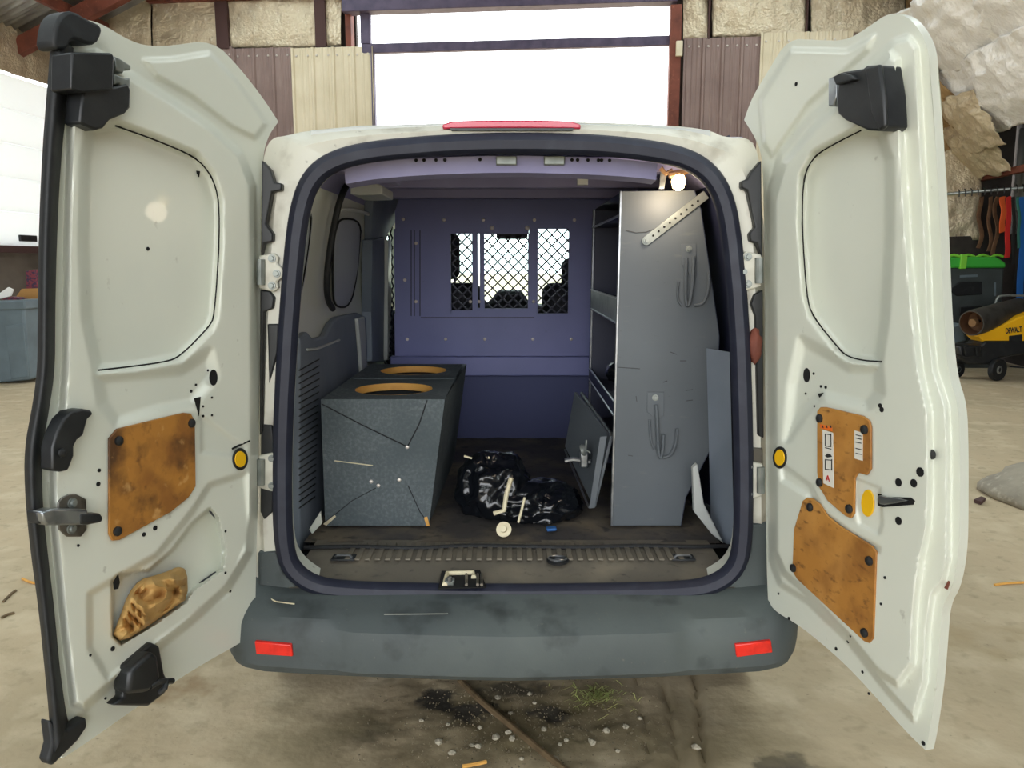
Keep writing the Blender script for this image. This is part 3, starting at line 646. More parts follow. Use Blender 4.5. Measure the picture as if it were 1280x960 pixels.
for k, (x0, x1, y0, y1) in enumerate(WN):                # raised window frames
    if x1 - x0 < 10: continue
    a, b = PY(x0, y1, PYY), PY(x1, y0, PYY)
    loop = [(a[0], PYY - .004, a[2]), (b[0], PYY - .004, a[2]), (b[0], PYY - .004, b[2]), (a[0], PYY - .004, b[2])]
    MB().tube(loop, .006, 4, True).build('window_frame', 'partition', part, smooth=0)
    m2 = MB(); st_ = .054; w, h = b[0] - a[0], b[2] - a[2]; c_ = -h
    c_ = -h
    while c_ < w + h:                                    # diamond mesh clipped to the window
        for s_ in (1, -1):
            t0, t1 = max(0, -c_ if s_ > 0 else c_ - w), min(h, w - c_ if s_ > 0 else c_)
            if t1 > t0 + .004:
                p0 = (a[0] + c_ + s_ * t0, PYY + .006, a[2] + t0); p1 = (a[0] + c_ + s_ * t1, PYY + .006, a[2] + t1)
                m2.tube([p0, p1], .0052, 4)
        c_ += st_
    m2.build('wire_mesh', 'wire', part, smooth=0)
for x, y in [(504, 274), (555, 275), (604, 275), (668, 275), (718, 275), (506, 350), (509, 424), (557, 424), (606, 424), (666, 424), (714, 424), (520, 304), (520, 377), (588, 377), (599, 377), (667, 377)]:
    at(rivet_me, 'rivet', PY(x, y, PYY - .001), part, axis=(0, -1, 0))
for x, y in ((615, 285), (659, 285)): at(rivet_me, 'rivet', PY(x, y, PYY - .001), part, axis=(0, -1, 0), scale=1.4)
for x in (514, 518, 525): 
    p, q = PY(x, 288, PYY - .002), PY(x, 395, PYY - .002); MB().tube([p, q], .003, 4).build('pressed_rib', 'wire', part)
p, q = PY(526, 397, PYY - .002), PY(668, 397, PYY - .002); MB().tube([p, q], .003, 4).build('pressed_rib', 'wire', part)
# narrow side mesh beside the bulkhead
m2 = MB(); 
for k in range(-3, 16):
    for s_ in (1, -1):
        z0 = 1.06 + k * .05; pts = [(-.715 + t, PYY + .25 - t * 2.2, z0 + s_ * t * 2) for t in (0, .09)]
        m2.tube(pts, .004, 4)
m2.build('side_mesh', 'wire', part, smooth=0)

# cab: seats, mirror, dash, windscreen, doors, bonnet
for sg in (-1, 1): 
    sx_ = sg * .40
    s0 = empty('front_seat', (sx_, 2.35, FZ)); s0.parent = van; s0.location = np.array([sx_, 2.35, FZ]) - WL['cargo_van']
    MB().box((sx_, 2.30, 1.02), (.46, .16, .75)).build('seat_back', 'cab_int', s0, bev=.06, seg=4)
    MB().box((sx_, 2.55, .68), (.48, .5, .18)).build('seat_cushion', 'cab_int', s0, bev=.05, seg=3)
    hx = PY(557 if sg < 0 else 716, 320 if sg < 0 else 345, 2.28)
    MB().box((hx[0], 2.28, hx[2]), (.16 if sg < 0 else .13, .10, .26 if sg < 0 else .20)).build('headrest', 'cab_int', s0, bev=.045, seg=4)
    for dx in (-.05, .05): MB().tube([(hx[0] + dx, 2.28, hx[2] - .3), (hx[0] + dx, 2.28, hx[2])], .007, 6).build('headrest_post', 'cab_int', s0)
c = PY(640, 292, 2.9); MB().box(c, (.20, .04, .07)).build('rear_view_mirror', 'cab_int', van, bev=.02, seg=3)
mb = MB()
dash = [PY(x, y, 2.95) for x, y in ((480, 392), (540, 380), (592, 384), (610, 380), (622, 364), (652, 364), (664, 382), (720, 384), (800, 392), (800, 480), (480, 480))]
mb.ext(dash, (0, .35, 0)).build('dashboard', 'cab_int', van, bev=.02)
sw = PY(575, 395, 2.85); MB().tube([sw + np.array([.18 * math.cos(a), .06 * math.sin(a), .17 * math.sin(a)]) for a in np.linspace(0, 2 * math.pi, 24, endpoint=False)], .014, 8, True).build('steering_wheel', 'cab_int', van)
MB().bx(-.86, .86, 2.15, 3.5, .35, 1.12).build('cab_lower_body', 'paint', van, bev=.05, seg=3) if False else None
for sg in (-1, 1):
    cd_ = MB().box((sg * .85, 2.72, .78), (.05, 1.12, .82)).build('cab_door', 'paint', van, bev=.015)
    MB().ext([(sg * .845, 2.18, 1.2), (sg * .845, 3.28, 1.2), (sg * .75, 2.95, 1.72), (sg * .75, 2.18, 1.75)], (.006, 0, 0)).build('side_window', 'glass', cd_)
    MB().tube([(sg * .84, 3.42, 1.14), (sg * .74, 2.82, 1.80)], .035, 8).build('windscreen_pillar', 'paint', van)
    MB().prism([(sg * .85, 2.1, 1.15), (sg * .85, 2.22, 1.15), (sg * .74, 2.22, 1.82), (sg * .74, 2.1, 1.82)], [(sg * .81, 2.1, 1.15), (sg * .81, 2.22, 1.15), (sg * .70, 2.22, 1.82), (sg * .70, 2.1, 1.82)]).build('door_post', 'trim', van)
    MB().box((sg * .62, 3.9, .72), (.46, .95, .72)).build('front_wing', 'paint', van, bev=.08, seg=3)
    for y in (.62, 3.75):
        w = MB().lathe([(.18, -.08), (.285, -.08), (.30, -.06), (.30, .06), (.285, .08), (.18, .08)], (sg * .80, y, .302), (1, 0, 0), 28).build('wheel', 'rubber', van)
        MB().lathe([(.185, -.07), (.17, -.03), (.05, -.04), (.05, .04), (.17, .03), (.185, .07)], (sg * .80, y, .302), (1, 0, 0), 24).build('rim', 'galv', w)
MB().grid(12, 10, lambda u, v: (-.76 + 1.52 * u, 2.1 + .75 * v, 1.885 - .04 * (2 * u - 1) ** 2 - .06 * v * v)).build('cab_roof', 'paint', van, solid=.02)
MB().ext([(-.80, 3.40, 1.15), (.80, 3.40, 1.15), (.70, 2.83, 1.81), (-.70, 2.83, 1.81)], (0, .006, .006)).build('windscreen', 'glass', van)
MB().grid(16, 10, lambda u, v: (-.80 + 1.6 * u, 3.4 + 1.0 * v, 1.14 - .10 * v - .12 * v ** 4 - .05 * (2 * u - 1) ** 2)).build('bonnet', 'paint', van, solid=.02)
MB().box((0, 4.42, .68), (1.6, .1, .62)).build('front_bumper', 'bumper', van, bev=.04, seg=3)
MB().bx(-.80, .80, -.02, 3.9, .38, .52).build('underbody', 'dark', van)
MB().lathe([(.16, -.08), (.28, -.08), (.30, -.05), (.30, .05), (.28, .08), (.16, .08)], (0, .95, .29), (0, 0, 1), 28).build('added_spare_wheel', 'rubber', van)  # unseen spare wheel, axle and tank, added to block light under the van
MB().tube([(-.74, .62, .30), (.74, .62, .30)], .05, 12).build('added_rear_axle', 'dark', van)
MB().bx(-.55, .55, 1.5, 2.5, .19, .42).build('fuel_tank', 'dark', van, bev=.04)  # wide tank added underneath to stop light from the front
MB().bx(-.70, .70, 3.2, 4.2, .20, .55).build('engine_undertray', 'dark', van, bev=.03)
MB().bx(-.74, .74, 2.0, 3.3, .50, .58).build('cab_floor', 'cab_int', van)
# dome lamp glowing in the back corner
lc = PY(848, 229, .38)
lm = MB().lathe([(.007, -.028), (.018, -.02), (.023, 0), (.018, .018), (.008, .026)], lc + np.array([0, 0, .005]), (0, 0, 1), 18).build('load_lamp', 'lamp', van, label='glowing load-area bulb')
MB().tube([lc + np.array([-.02, 0, .04]), PY(832, 217, .38), PY(826, 210, .38)], .008, 6).build('lamp_lead', 'brass', lm)
MB().tube([PY(836, 219, .38), PY(852, 216, .38), PY(866, 209, .38)], .012, 8).build('lamp_holder', 'brass', lm)
MB().ext([PY(x, y, .41) for x, y in ((826, 214), (834, 216), (830, 236), (824, 236))], (0, .01, 0)).build('lamp_reflector', 'steel', lm)
ld = bpy.data.lights.new('load_lamp_light', 'POINT'); ld.energy = 2.6; ld.color = (1, .82, .6); ld.shadow_soft_size = .04
lo = bpy.data.objects.new('load_lamp_light', ld); COL.objects.link(lo); lo.location = lc + np.array([-.03, -.05, -.05])
# right rear interior: wheel-arch trim beside the cabinet, white flange
MB().grid(10, 24, lambda u, v: tuple(PY(900 + 18 * u - 6 * (1 - v), 440 + 245 * v, .30) + np.array([0, .12 * (1 - u), 0]))).build('quarter_trim', 'trim', van, smooth=60)
MB().ext([PY(x, y, .32) for x, y in ((866, 585), (872, 580), (880, 630), (905, 680), (890, 668), (868, 640))], (0, .03, 0)).build('arch_gusset', 'skin_grey', van, bev=.004)
MB().ext([PY(x, y, .34) for x, y in ((386, 662), (400, 640), (402, 655), (390, 668))], (0, .02, 0)).build('arch_gusset', 'paint', van, bev=.003)

# ------------------------------------------------------------------ rear doors
class Door:
    def __init__(s, hx, hy, ex, ey, latch, top, hinge, bottom, relief, flip):
        s.o = np.array([hx, hy, 0]); d = unit([ex - hx, ey - hy, 0]); s.d = d
        s.n = unit(np.cross(d, (0, 0, 1)))               # turned to face the camera side
        if np.dot(s.n, CAM - s.o) < 0: s.n = -s.n
        s.relief = relief; s.curves = (latch, top, hinge, bottom)
    def pt(s, px, py, n=0.):
        return PL(px, py, s.o + s.n * n, s.n)
    def surf(s, px, py, lift=0.):
        r = float(s.relief(np.array([float(px)]), np.array([float(py)]))[0]); return s.pt(px, py, r + lift)
    def build(s, name, nu, nv, mat, label):
        la, to, hi, bo = s.curves
        L_ = resamp(chaikin(la, 2, False), nv); H_ = resamp(chaikin(hi, 2, False), nv); T_ = resamp(chaikin(to, 2, False), nu); Bo = resamp(chaikin(bo, 2, False), nu)
        u = np.linspace(0, 1, nu)[None, :, None]; v = np.linspace(0, 1, nv)[:, None, None]
        C = (1 - u) * L_[:, None] + u * H_[:, None] + (1 - v) * T_[None] + v * Bo[None] - ((1 - u) * (1 - v) * T_[0] + u * (1 - v) * T_[-1] + (1 - u) * v * Bo[0] + u * v * Bo[-1])
        px, py = C[..., 0], C[..., 1]; rel = s.relief(px, py)
        D_ = _fw[None, None] + ((px - 640) / FPX)[..., None] * _rt - ((py - 480) / FPX)[..., None] * _up
        t = (((s.o - CAM) @ s.n) + rel)[..., None] / (D_ @ s.n)[..., None]
        F = CAM + t * D_
        t0 = ((s.o - CAM) @ s.n) / (D_ @ s.n); Bk = CAM + t0[..., None] * D_ - s.n * .022
        sk = 4; bi = np.r_[0:nu:sk]; 
        vs = [tuple(p) for p in F.reshape(-1, 3)]; fs = [(j * nu + i, j * nu + i + 1, (j + 1) * nu + i + 1, (j + 1) * nu + i) for j in range(nv - 1) for i in range(nu - 1)]
        b = len(vs); vs += [tuple(p) for p in Bk.reshape(-1, 3)]
        # outer skin: the same border, coarse inside
        fs += [(b + j * nu + i, b + (j + 1) * nu + i, b + (j + 1) * nu + i + 1, b + j * nu + i + 1) for j in range(nv - 1) for i in range(nu - 1)]
        idx = [i for i in range(nu)] + [j * nu + nu - 1 for j in range(1, nv)] + [(nv - 1) * nu + i for i in range(nu - 2, -1, -1)] + [j * nu for j in range(nv - 2, 0, -1)]
        for a, c in zip(idx, idx[1:] + idx[:1]): fs.append((a, c, b + c, b + a))
        o = MB().add(vs, fs).build(name, mat, van, smooth=50); o['label'] = label; s.obj = o; return o
    def prism(s, pts, lift0, thick, name, mat, bev=.003, base=None, smooth=32, it=0, label=None, seg=2):
        P = chaikin(pts, it) if it else np.array(pts, float)
        if base is None: rr = s.relief(P[:, 0], P[:, 1]).max()
        else: rr = base
        lo = [s.pt(x, y, rr + lift0 + thick) - s.n * thick for x, y in P]; hi = [s.pt(x, y, rr + lift0 + thick) for x, y in P]
        return MB().prism(lo, hi).build(name, mat, s.obj, bev=bev, smooth=smooth, label=label, seg=seg)
def add_poly(h, X, Y, poly, dz, w): return h + dz * sstep((sdpoly(poly, X, Y) + w / 2) / w)

def reliefL(X, Y):
    h = np.full(np.shape(X), .010)
    h = add_poly(h, X, Y, [(86, 70), (120, 66), (160, 92), (215, 126), (262, 158), (300, 192), (316, 232), (318, 500), (317, 640), (311, 690), (285, 735), (240, 775), (150, 845), (105, 885), (92, 880), (82, 800), (74, 720), (66, 640), (66, 570), (78, 510), (82, 450), (84, 300), (88, 150)], .05, 12)
    h = add_poly(h, X, Y, [(180, 75), (215, 74), (262, 66), (292, 98), (320, 135), (333, 155), (318, 172), (290, 158), (240, 120), (195, 95)], .012, 8)
    h = add_poly(h, X, Y, [(112, 160), (150, 157), (190, 172), (245, 195), (265, 220), (274, 250), (274, 310), (268, 395), (262, 410), (225, 447), (170, 458), (122, 462), (108, 400), (104, 300), (106, 200)], -.040, 16)
    h = add_poly(h, X, Y, [(122, 472), (225, 462), (262, 440), (268, 470), (240, 505), (200, 512), (146, 528), (128, 505)], -.018, 20)
    h = add_poly(h, X, Y, [(250, 518), (306, 560), (302, 570), (252, 566)], -.008, 8)
    h = add_poly(h, X, Y, [(112, 742), (196, 694), (240, 640), (262, 606), (308, 592), (314, 670), (284, 742), (200, 800), (135, 848), (112, 810)], -.014, 10)
    h = add_poly(h, X, Y, [(140, 726), (150, 717), (186, 713), (215, 688), (240, 655), (262, 636), (272, 648), (281, 690), (277, 712), (240, 738), (232, 752), (190, 782), (152, 805), (141, 795)], -.040, 4)
    return h
DL = Door(-.745, -.03, -.986, -.695,
    [(82, 30), (78, 60), (73, 120), (67, 200), (63, 300), (62, 400), (62, 460), (55, 510), (45, 560), (46, 620), (53, 690), (62, 760), (69, 830), (76, 900), (78, 948)],
    [(82, 30), (95, 22), (125, 28), (160, 50), (185, 58), (215, 57), (266, 50), (300, 85), (330, 124), (348, 152)],
    [(348, 152), (334, 172), (328, 200), (326, 300), (325, 400), (324, 500), (323, 600), (321, 680), (319, 760), (320, 790)],
    [(78, 948), (100, 934), (140, 906), (200, 864), (250, 832), (300, 804), (320, 790)], reliefL, 1)
dl = DL.build('rear_door', 130, 400, 'paint', 'rear door with one plywood panel and an open lower cavity')
def reliefR(X, Y):
    h = np.full(np.shape(X), .010)
    h = add_poly(h, X, Y, [(1088, 80), (1117, 52), (1136, 46), (1146, 60), (1148, 92), (1154, 200), (1159, 300), (1163, 400), (1169, 462), (1184, 508), (1186, 560), (1186, 700), (1180, 726), (1166, 744), (1160, 790), (1157, 850), (1142, 900), (1108, 862), (1060, 800), (1010, 752), (975, 730), (964, 700), (963, 400), (962, 240), (976, 190), (1018, 142)], .026, 9)
    h = add_poly(h, X, Y, [(1090, 92), (1112, 66), (1122, 74), (1124, 110), (1130, 220), (1137, 330), (1144, 400), (1150, 460), (1162, 516), (1163, 600), (1161, 660), (1152, 700), (1144, 760), (1141, 830), (1122, 856), (1095, 838), (1056, 790), (1010, 742), (980, 716), (968, 690), (967, 400), (966, 250), (980, 205), (1020, 158)], .030, 10)
    h = add_poly(h, X, Y, [(950, 125), (990, 62), (1058, 64), (1092, 45), (1085, 62), (1010, 130), (965, 195), (955, 180)], .012, 8)
    h = add_poly(h, X, Y, [(1075, 162), (1050, 175), (1018, 193), (1003, 220), (1001, 280), (1008, 370), (1015, 395), (1050, 440), (1062, 448), (1098, 452), (1106, 400), (1112, 300), (1112, 200), (1100, 165)], -.044, 14)
    h = add_poly(h, X, Y, [(1002, 425), (1045, 448), (1062, 460), (1098, 460), (1100, 492), (1084, 508), (1030, 494), (1005, 515), (984, 548), (990, 480)], -.02, 18)
    h = add_poly(h, X, Y, [(1070, 598), (1100, 610), (1103, 655), (1098, 668), (1074, 655), (1069, 630)], -.006, 5)
    h = add_poly(h, X, Y, [(976, 580), (1012, 606), (1030, 640), (1062, 664), (1098, 684), (1098, 690), (1058, 672), (1026, 650), (1008, 618), (978, 600)], -.010, 8)
    return h
DR = Door(.74, -.03, .912, -.638,
    [(1162, 95), (1171, 200), (1176, 300), (1180, 400), (1186, 470), (1198, 505), (1200, 560), (1200, 640), (1199, 690), (1191, 735), (1178, 756), (1175, 800), (1170, 860), (1162, 915), (1157, 938)],
    [(1162, 95), (1161, 62), (1150, 38), (1134, 20), (1112, 15), (1085, 34), (1058, 51), (1020, 50), (985, 48), (958, 92), (940, 122), (930, 150)],
    [(930, 150), (944, 172), (953, 195), (955, 260), (956, 400), (957, 550), (958, 700), (960, 750)],
    [(1157, 938), (1130, 912), (1085, 860), (1048, 822), (1000, 782), (968, 764), (960, 750)], reliefR, 0)
dr = DR.build('rear_door', 120, 400, 'paint', 'rear door with two plywood panels and warning stickers')

def dtube(D, pts, r, name, mat, lift=.0, it=2, n=6, closed=False, base=None, parent=None):
    P = chaikin(pts, it, closed) if it else pts
    return MB().tube([D.surf(x, y, lift) if base is None else D.pt(x, y, base) for x, y in P], r, n, closed).build(name, mat, parent or D.obj)
# --- left door fittings
so = [(66, 40), (62, 70), (58, 120), (52, 200), (48, 300), (47, 400), (47, 460), (40, 510), (30, 560), (31, 620), (38, 690), (48, 760), (55, 830), (62, 900), (63, 952)]
si = [(92, 60), (90, 90), (84, 130), (76, 200), (71, 300), (69, 400), (69, 462), (61, 515), (52, 566), (53, 628), (60, 695), (68, 762), (74, 830), (82, 888), (86, 905)]
A_, B2 = resamp(chaikin(so, 2, False), 90), resamp(chaikin(si, 2, False), 90)
mb = MB(); ks = np.linspace(0, 1, 9)
for a, b in zip(A_, B2):
    for k in ks:
        x, y = a * (1 - k) + b * k; mb.v.append(tuple(DL.pt(x, y, .012 + .040 * math.sin(math.pi * min(1, k * 1.0)) ** .6)))
mb.f = [(i * 9 + k, i * 9 + k + 1, i * 9 + 10 + k, i * 9 + 9 + k) for i in range(89) for k in range(8)]
mb.build('door_seal', 'rubber', dl, smooth=60, label='thick black rubber edge seal')
DL.prism([(70, 28), (80, 15), (92, 13), (110, 24), (128, 32), (128, 42), (121, 56), (108, 55), (96, 49), (88, 52), (86, 62), (66, 62)], -.01, .05, 'corner_pad', 'rubber', .012, base=.02, it=1, seg=3)
DL.prism([(62, 900), (86, 912), (108, 896), (110, 908), (98, 926), (66, 958), (60, 952), (66, 930)], 0, .03, 'corner_pad', 'rubber', .006, base=.012)
br = DL.prism([(90, 65), (140, 66), (143, 70), (142, 112), (104, 116), (89, 112)], -.01, .055, 'stop_bracket', 'black', .004, base=.055)
DL.prism([(104, 113), (142, 108), (160, 104), (164, 112), (163, 135), (157, 142), (138, 150), (130, 160), (120, 163), (100, 154)], -.012, .045, 'bracket_skirt', 'black', .005, base=.055).parent = br
o = bpy.data.objects['bracket_skirt']; o.location = WL[o.name] - WL[br.name]
for nm, pts in (('bracket_hook', [(143, 70), (150, 73), (164, 82), (164, 88), (156, 87), (154, 92), (146, 88)]), ('bracket_hook', [(143, 92), (157, 98), (163, 97), (163, 108), (158, 116), (150, 104), (143, 106)])):
    q = DL.prism(pts, -.005, .03, nm, 'galv', .003, base=.06); q.parent = br; q.location = WL[q.name] - WL[br.name]
def sub(o, p): o.parent = p; o.location = WL[o.name] - WL[p.name]; return o
# window seam
dtube(DL, [(144, 157), (190, 173), (245, 196), (265, 220), (274, 250), (274, 310), (268, 395), (262, 408), (225, 446), (205, 453), (150, 460), (122, 463)], .0022, 'window_seam', 'dark', .001, 2, 5)
# plywood panel + plugs
pw = DL.prism([(147, 536), (230, 516), (239, 517), (244, 526), (245, 608), (236, 622), (214, 640), (150, 675), (141, 676), (137, 668), (137, 548)], .002, .006, 'wood_panel', 'plywood_worn', .002, label='scuffed plywood panel')
for x, y in ((148, 551), (239, 529), (146, 664)): at(plug_me, 'fastener', DL.pt(x, y, DL.relief(np.array([x * 1.]), np.array([y * 1.]))[0] + .008), pw, axis=DL.n)
# grab handle
gh = DL.prism([(66, 560), (72, 540), (80, 524), (90, 514), (104, 511), (115, 513), (117, 518), (110, 524), (107, 535), (105, 544), (97, 550), (93, 558), (93, 570), (86, 588), (76, 590), (66, 588)], -.005, .035, 'grab_handle', 'black', .008, seg=3)
sub(at(plug_me, 'handle_screw', DL.surf(77, 566, .034), gh, axis=DL.n, scale=.8), gh)
# latch
lt = DL.prism([(73, 628), (78, 622), (86, 618), (96, 618), (108, 624), (109, 662), (102, 671), (84, 671), (74, 662)], 0, .005, 'latch_plate', 'latch', .002)
for x, y in ((90, 629), (89, 661)): at(bolt_me, 'latch_bolt', DL.surf(x, y, .005), lt, axis=DL.n)
sub(DL.prism([(53, 640), (66, 636), (110, 637), (111, 656), (60, 657), (55, 652)], .004, .03, 'latch_body', 'steel', .004), lt)
sub(DL.prism([(100, 642), (126, 642), (130, 647), (128, 653), (112, 656), (100, 656)], .006, .03, 'latch_bolt_arm', 'black', .005), lt)
sub(DL.prism([(46, 640), (54, 638), (55, 655), (48, 655)], .0, .03, 'latch_end', 'black', .003, base=.05), lt)
# lower plastic cover
lc_ = DL.prism([(155, 833), (190, 803), (200, 808), (206, 842), (210, 850), (208, 866), (186, 883), (142, 882), (155, 872)], 0, .03, 'lower_cover', 'black', .006, base=.03)
sub(DL.prism([(164, 838), (190, 814), (198, 820), (202, 848), (186, 866), (160, 868)], 0, .05, 'cover_boss', 'black', .010, base=.035), lc_)
sub(MB().tube([DL.pt(188, 858, .08), DL.pt(199, 852, .085), DL.pt(216, 851, .085)], .007, 8).build('cover_hook', 'black', dl), lc_)
sub(MB().tube([DL.pt(199, 866, .08), DL.pt(206, 860, .09), DL.pt(208, 850, .085)], .007, 8).build('cover_hook', 'black', dl), lc_)
def yel(D, x, y, rx, ry, plain=False):
    ring = [(x + rx * math.cos(a), y + ry * math.sin(a)) for a in np.linspace(0, 2 * math.pi, 24, endpoint=False)]
    rb = D.relief(np.array([x * 1.]), np.array([y * 1.]))[0]
    if plain: return D.prism(ring, .0, .004, 'yellow_plug', 'yellow', .0015, base=rb, label='yellow rubber plug')
    o = D.prism(ring, .0, .004, 'yellow_plug', 'rubber', .0015, base=rb, label='yellow plug in a dark ring')
    sub(D.prism([(x + (a - x) * .72, y + (b - y) * .72) for a, b in ring], .003, .003, 'plug_face', 'yellow', .001, base=rb), o); return o
yel(DL, 301, 574, 9.5, 14)
def holes(D, pts):
    for x, y, s in pts: at(hole_me, 'hole', D.surf(x, y, .0012), D.obj, axis=D.n, scale=(s, s, 1))
holes(DL, [(124, 588, .8), (123, 605, 1), (260, 463, .6), (245, 481, .6), (239, 489, .8), (265, 497, .6), (254, 508, .6), (254, 520, .7), (265, 519, .6), (282, 716, .7), (288, 739, .8), (141, 811, 1.1), (213, 762, 1.1), (113, 819, .6), (132, 873, .6), (98, 682, .6), (185, 311, .9), (194, 660, 1.2), (180, 668, 1), (282, 664, .7)])
def oval(D, x, y, rx, ry): D.prism([(x + rx * math.cos(a), y + ry * math.sin(a)) for a in np.linspace(0, 2 * math.pi, 20, endpoint=False)], .0, .0015, 'hole', 'dark', 0)
oval(DL, 267, 472, 5, 10); oval(DR, 1008, 469, 4, 9)
DL.prism([(243, 498), (251, 496), (249, 520), (247, 512)], .0, .002, 'hole', 'dark', 0)
dtube(DL, [(290, 561), (300, 556), (312, 551)], .003, 'chip', 'dark', .001, 0, 4)
dtube(DL, [(247, 218), (246, 214), (249, 214), (248, 221)], .0022, 'chip', 'dark', .001, 0, 4)
DL.prism([(142, 728), (148, 718), (150, 728), (148, 736), (143, 737)], 0, .002, 'hole', 'dark', 0)
# cavity edge: dark inner rim on the hinge side
dtube(DL, [(264, 638), (272, 650), (280, 690), (276, 712), (256, 727), (240, 736)], .006, 'cavity_edge', 'seal', -.012, 2, 6)
# --- right door fittings
br = DR.prism([(1049, 94), (1052, 90), (1078, 86), (1083, 82), (1098, 81), (1104, 120), (1106, 158), (1100, 164), (1084, 163), (1056, 150), (1047, 142), (1045, 125)], -.01, .06, 'stop_bracket', 'black', .008, base=.055, seg=3)
sub(DR.prism([(1080, 84), (1099, 80), (1104, 120), (1106, 158), (1098, 164), (1088, 140)], .045, .012, 'bracket_cap', 'black', .005, base=.055), br)
sub(DR.prism([(1035, 98), (1040, 96), (1046, 100), (1045, 120), (1042, 133), (1035, 133)], .0, .03, 'bracket_hook', 'steel', .003, base=.06), br)
sub(DR.prism([(1040, 96), (1050, 91), (1062, 94), (1068, 99), (1055, 103), (1044, 106)], .03, .03, 'bracket_hook', 'black', .003, base=.06), br)
dtube(DR, [(1076, 163), (1050, 176), (1018, 194), (1004, 220), (1002, 280), (1008, 370), (1015, 395), (1050, 438), (1060, 446), (1080, 451), (1102, 452)], .0022, 'window_seam', 'dark', .001, 2, 5)
pw = DR.prism([(1021, 514), (1025, 509), (1032, 509), (1078, 520), (1086, 526), (1088, 534), (1088, 586), (1083, 594), (1072, 591), (1068, 598), (1067, 642), (1063, 648), (1056, 645), (1034, 626), (1023, 608), (1021, 590)], .002, .006, 'wood_panel', 'plywood', .002, label='notched plywood panel with stickers')
rb = float(DR.relief(np.array([1050.]), np.array([560.]))[0])
def plug(D, x, y, p, s=1.): at(plug_me, 'fastener', D.pt(x, y, D.relief(np.array([x * 1.]), np.array([y * 1.]))[0] + .008), p, axis=D.n, scale=s)
for x, y in ((1025, 523), (1081, 537), (1025, 603), (1062, 636)): plug(DR, x, y, pw)
st = sub(DR.prism([(1028, 537), (1041, 541), (1042, 610), (1029, 604)], .008, .001, 'sticker', 'paper', 0, label='white instruction sticker'), pw)
def mark(D, pts, mat, nm, par, n0=.0095):
    return sub(D.prism(pts, n0, .0006, nm, mat, 0, base=rb), pw)
def frame_mark(x0, y0, x1, y1):
    for a in ([(x0, y0), (x1, y0 + 1), (x1, y0 + 2), (x0, y0 + 1)], [(x0, y1), (x1, y1 + 1), (x1, y1 + 2), (x0, y1 + 1)], [(x0, y0), (x0 + 1, y0), (x0 + 1, y1), (x0, y1)], [(x1 - 1, y0), (x1, y0), (x1, y1 + 1), (x1 - 1, y1 + 1)]): mark(DR, a, 'ink', 'sticker_print', pw)
frame_mark(1031, 542, 1039, 557); frame_mark(1031, 574, 1040, 586)
mark(DR, [(1031, 559), (1039, 561), (1039, 562), (1031, 560)], 'ink', 'sticker_print', pw); mark(DR, [(1034, 567), (1038, 568), (1040, 571), (1034, 572), (1031, 570)], 'ink', 'sticker_print', pw)
for a in ([(1032, 600), (1034, 594), (1035, 594), (1033, 601)], [(1034, 594), (1035, 594), (1037, 602), (1036, 602)], [(1033, 598), (1036, 599), (1036, 600), (1033, 599)]): mark(DR, a, 'inkred', 'sticker_print', pw)
mark(DR, [(1025, 530), (1040, 534), (1040, 539), (1025, 535)], 'orange', 'sticker', pw, .008)
for x in (1027, 1032, 1037): mark(DR, [(x, 534.5), (x + 1.2, 531.5), (x + 2.4, 535)], 'ink', 'sticker_print', pw)
sub(DR.prism([(1068, 538), (1078, 541), (1078, 576), (1068, 573)], .008, .001, 'sticker', 'paper', 0, base=rb, label='small white sticker'), pw)
for y in (543, 547, 552, 560, 566): mark(DR, [(1069.5, y), (1076.5, y + 1.6), (1076.5, y + 2.6), (1069.5, y + 1)], 'ink', 'sticker_print', pw)
pw2 = DR.prism([(992, 662), (1003, 626), (1008, 622), (1015, 623), (1024, 630), (1034, 645), (1050, 658), (1090, 683), (1095, 690), (1094, 720), (1091, 798), (1086, 804), (1080, 802), (996, 724), (990, 714)], .002, .006, 'wood_panel', 'plywood', .002, base=.062, label='five-sided plywood panel')
for x, y in ((1013, 634), (992, 710), (1087, 701), (1081, 791)): at(plug_me, 'fastener', DR.pt(x, y, .071), pw2, axis=DR.n)
yel(DR, 974, 572, 8.5, 14); yel(DR, 1084, 629, 8, 17, True)
sl = DR.prism([(1097, 617), (1101, 618), (1103, 621), (1138, 622), (1143, 626), (1141, 631), (1103, 634), (1097, 632)], .0, .002, 'latch_slot', 'dark', 0)
sub(DR.prism([(1097, 619), (1104, 621), (1120, 623), (1132, 626), (1118, 629), (1104, 631), (1098, 630)], .002, .012, 'latch_lever', 'steel', .003), sl)
holes(DR, [(1123, 603, 1.8), (1142, 604, 1.8), (1150, 590, 2), (1123, 651, 1.8), (1017, 467, .7), (1026, 483, .7), (1032, 484, .8), (1007, 492, .6), (1018, 508, .6), (1106, 722, .7), (986, 773, .9), (1045, 811, .9), (1078, 840, .7), (1086, 867, .7), (1154, 929, 1), (995, 105, 1), (1060, 802, .8), (1100, 507, 1.), (1102, 512, 1.2), (973, 742, .7), (1063, 795, .6), (1101, 755, .6)])
at(plug_me, 'rubber_stop', DR.surf(1165, 568, 0), dr, axis=DR.n, scale=1.0)
DR.prism([(1180, 735), (1185, 726), (1187, 728), (1184, 737)], 0, .002, 'hole', 'rust', 0)
DR.prism([(1022, 492), (1029, 491), (1024, 497)], 0, .002, 'hole', 'dark', 0)

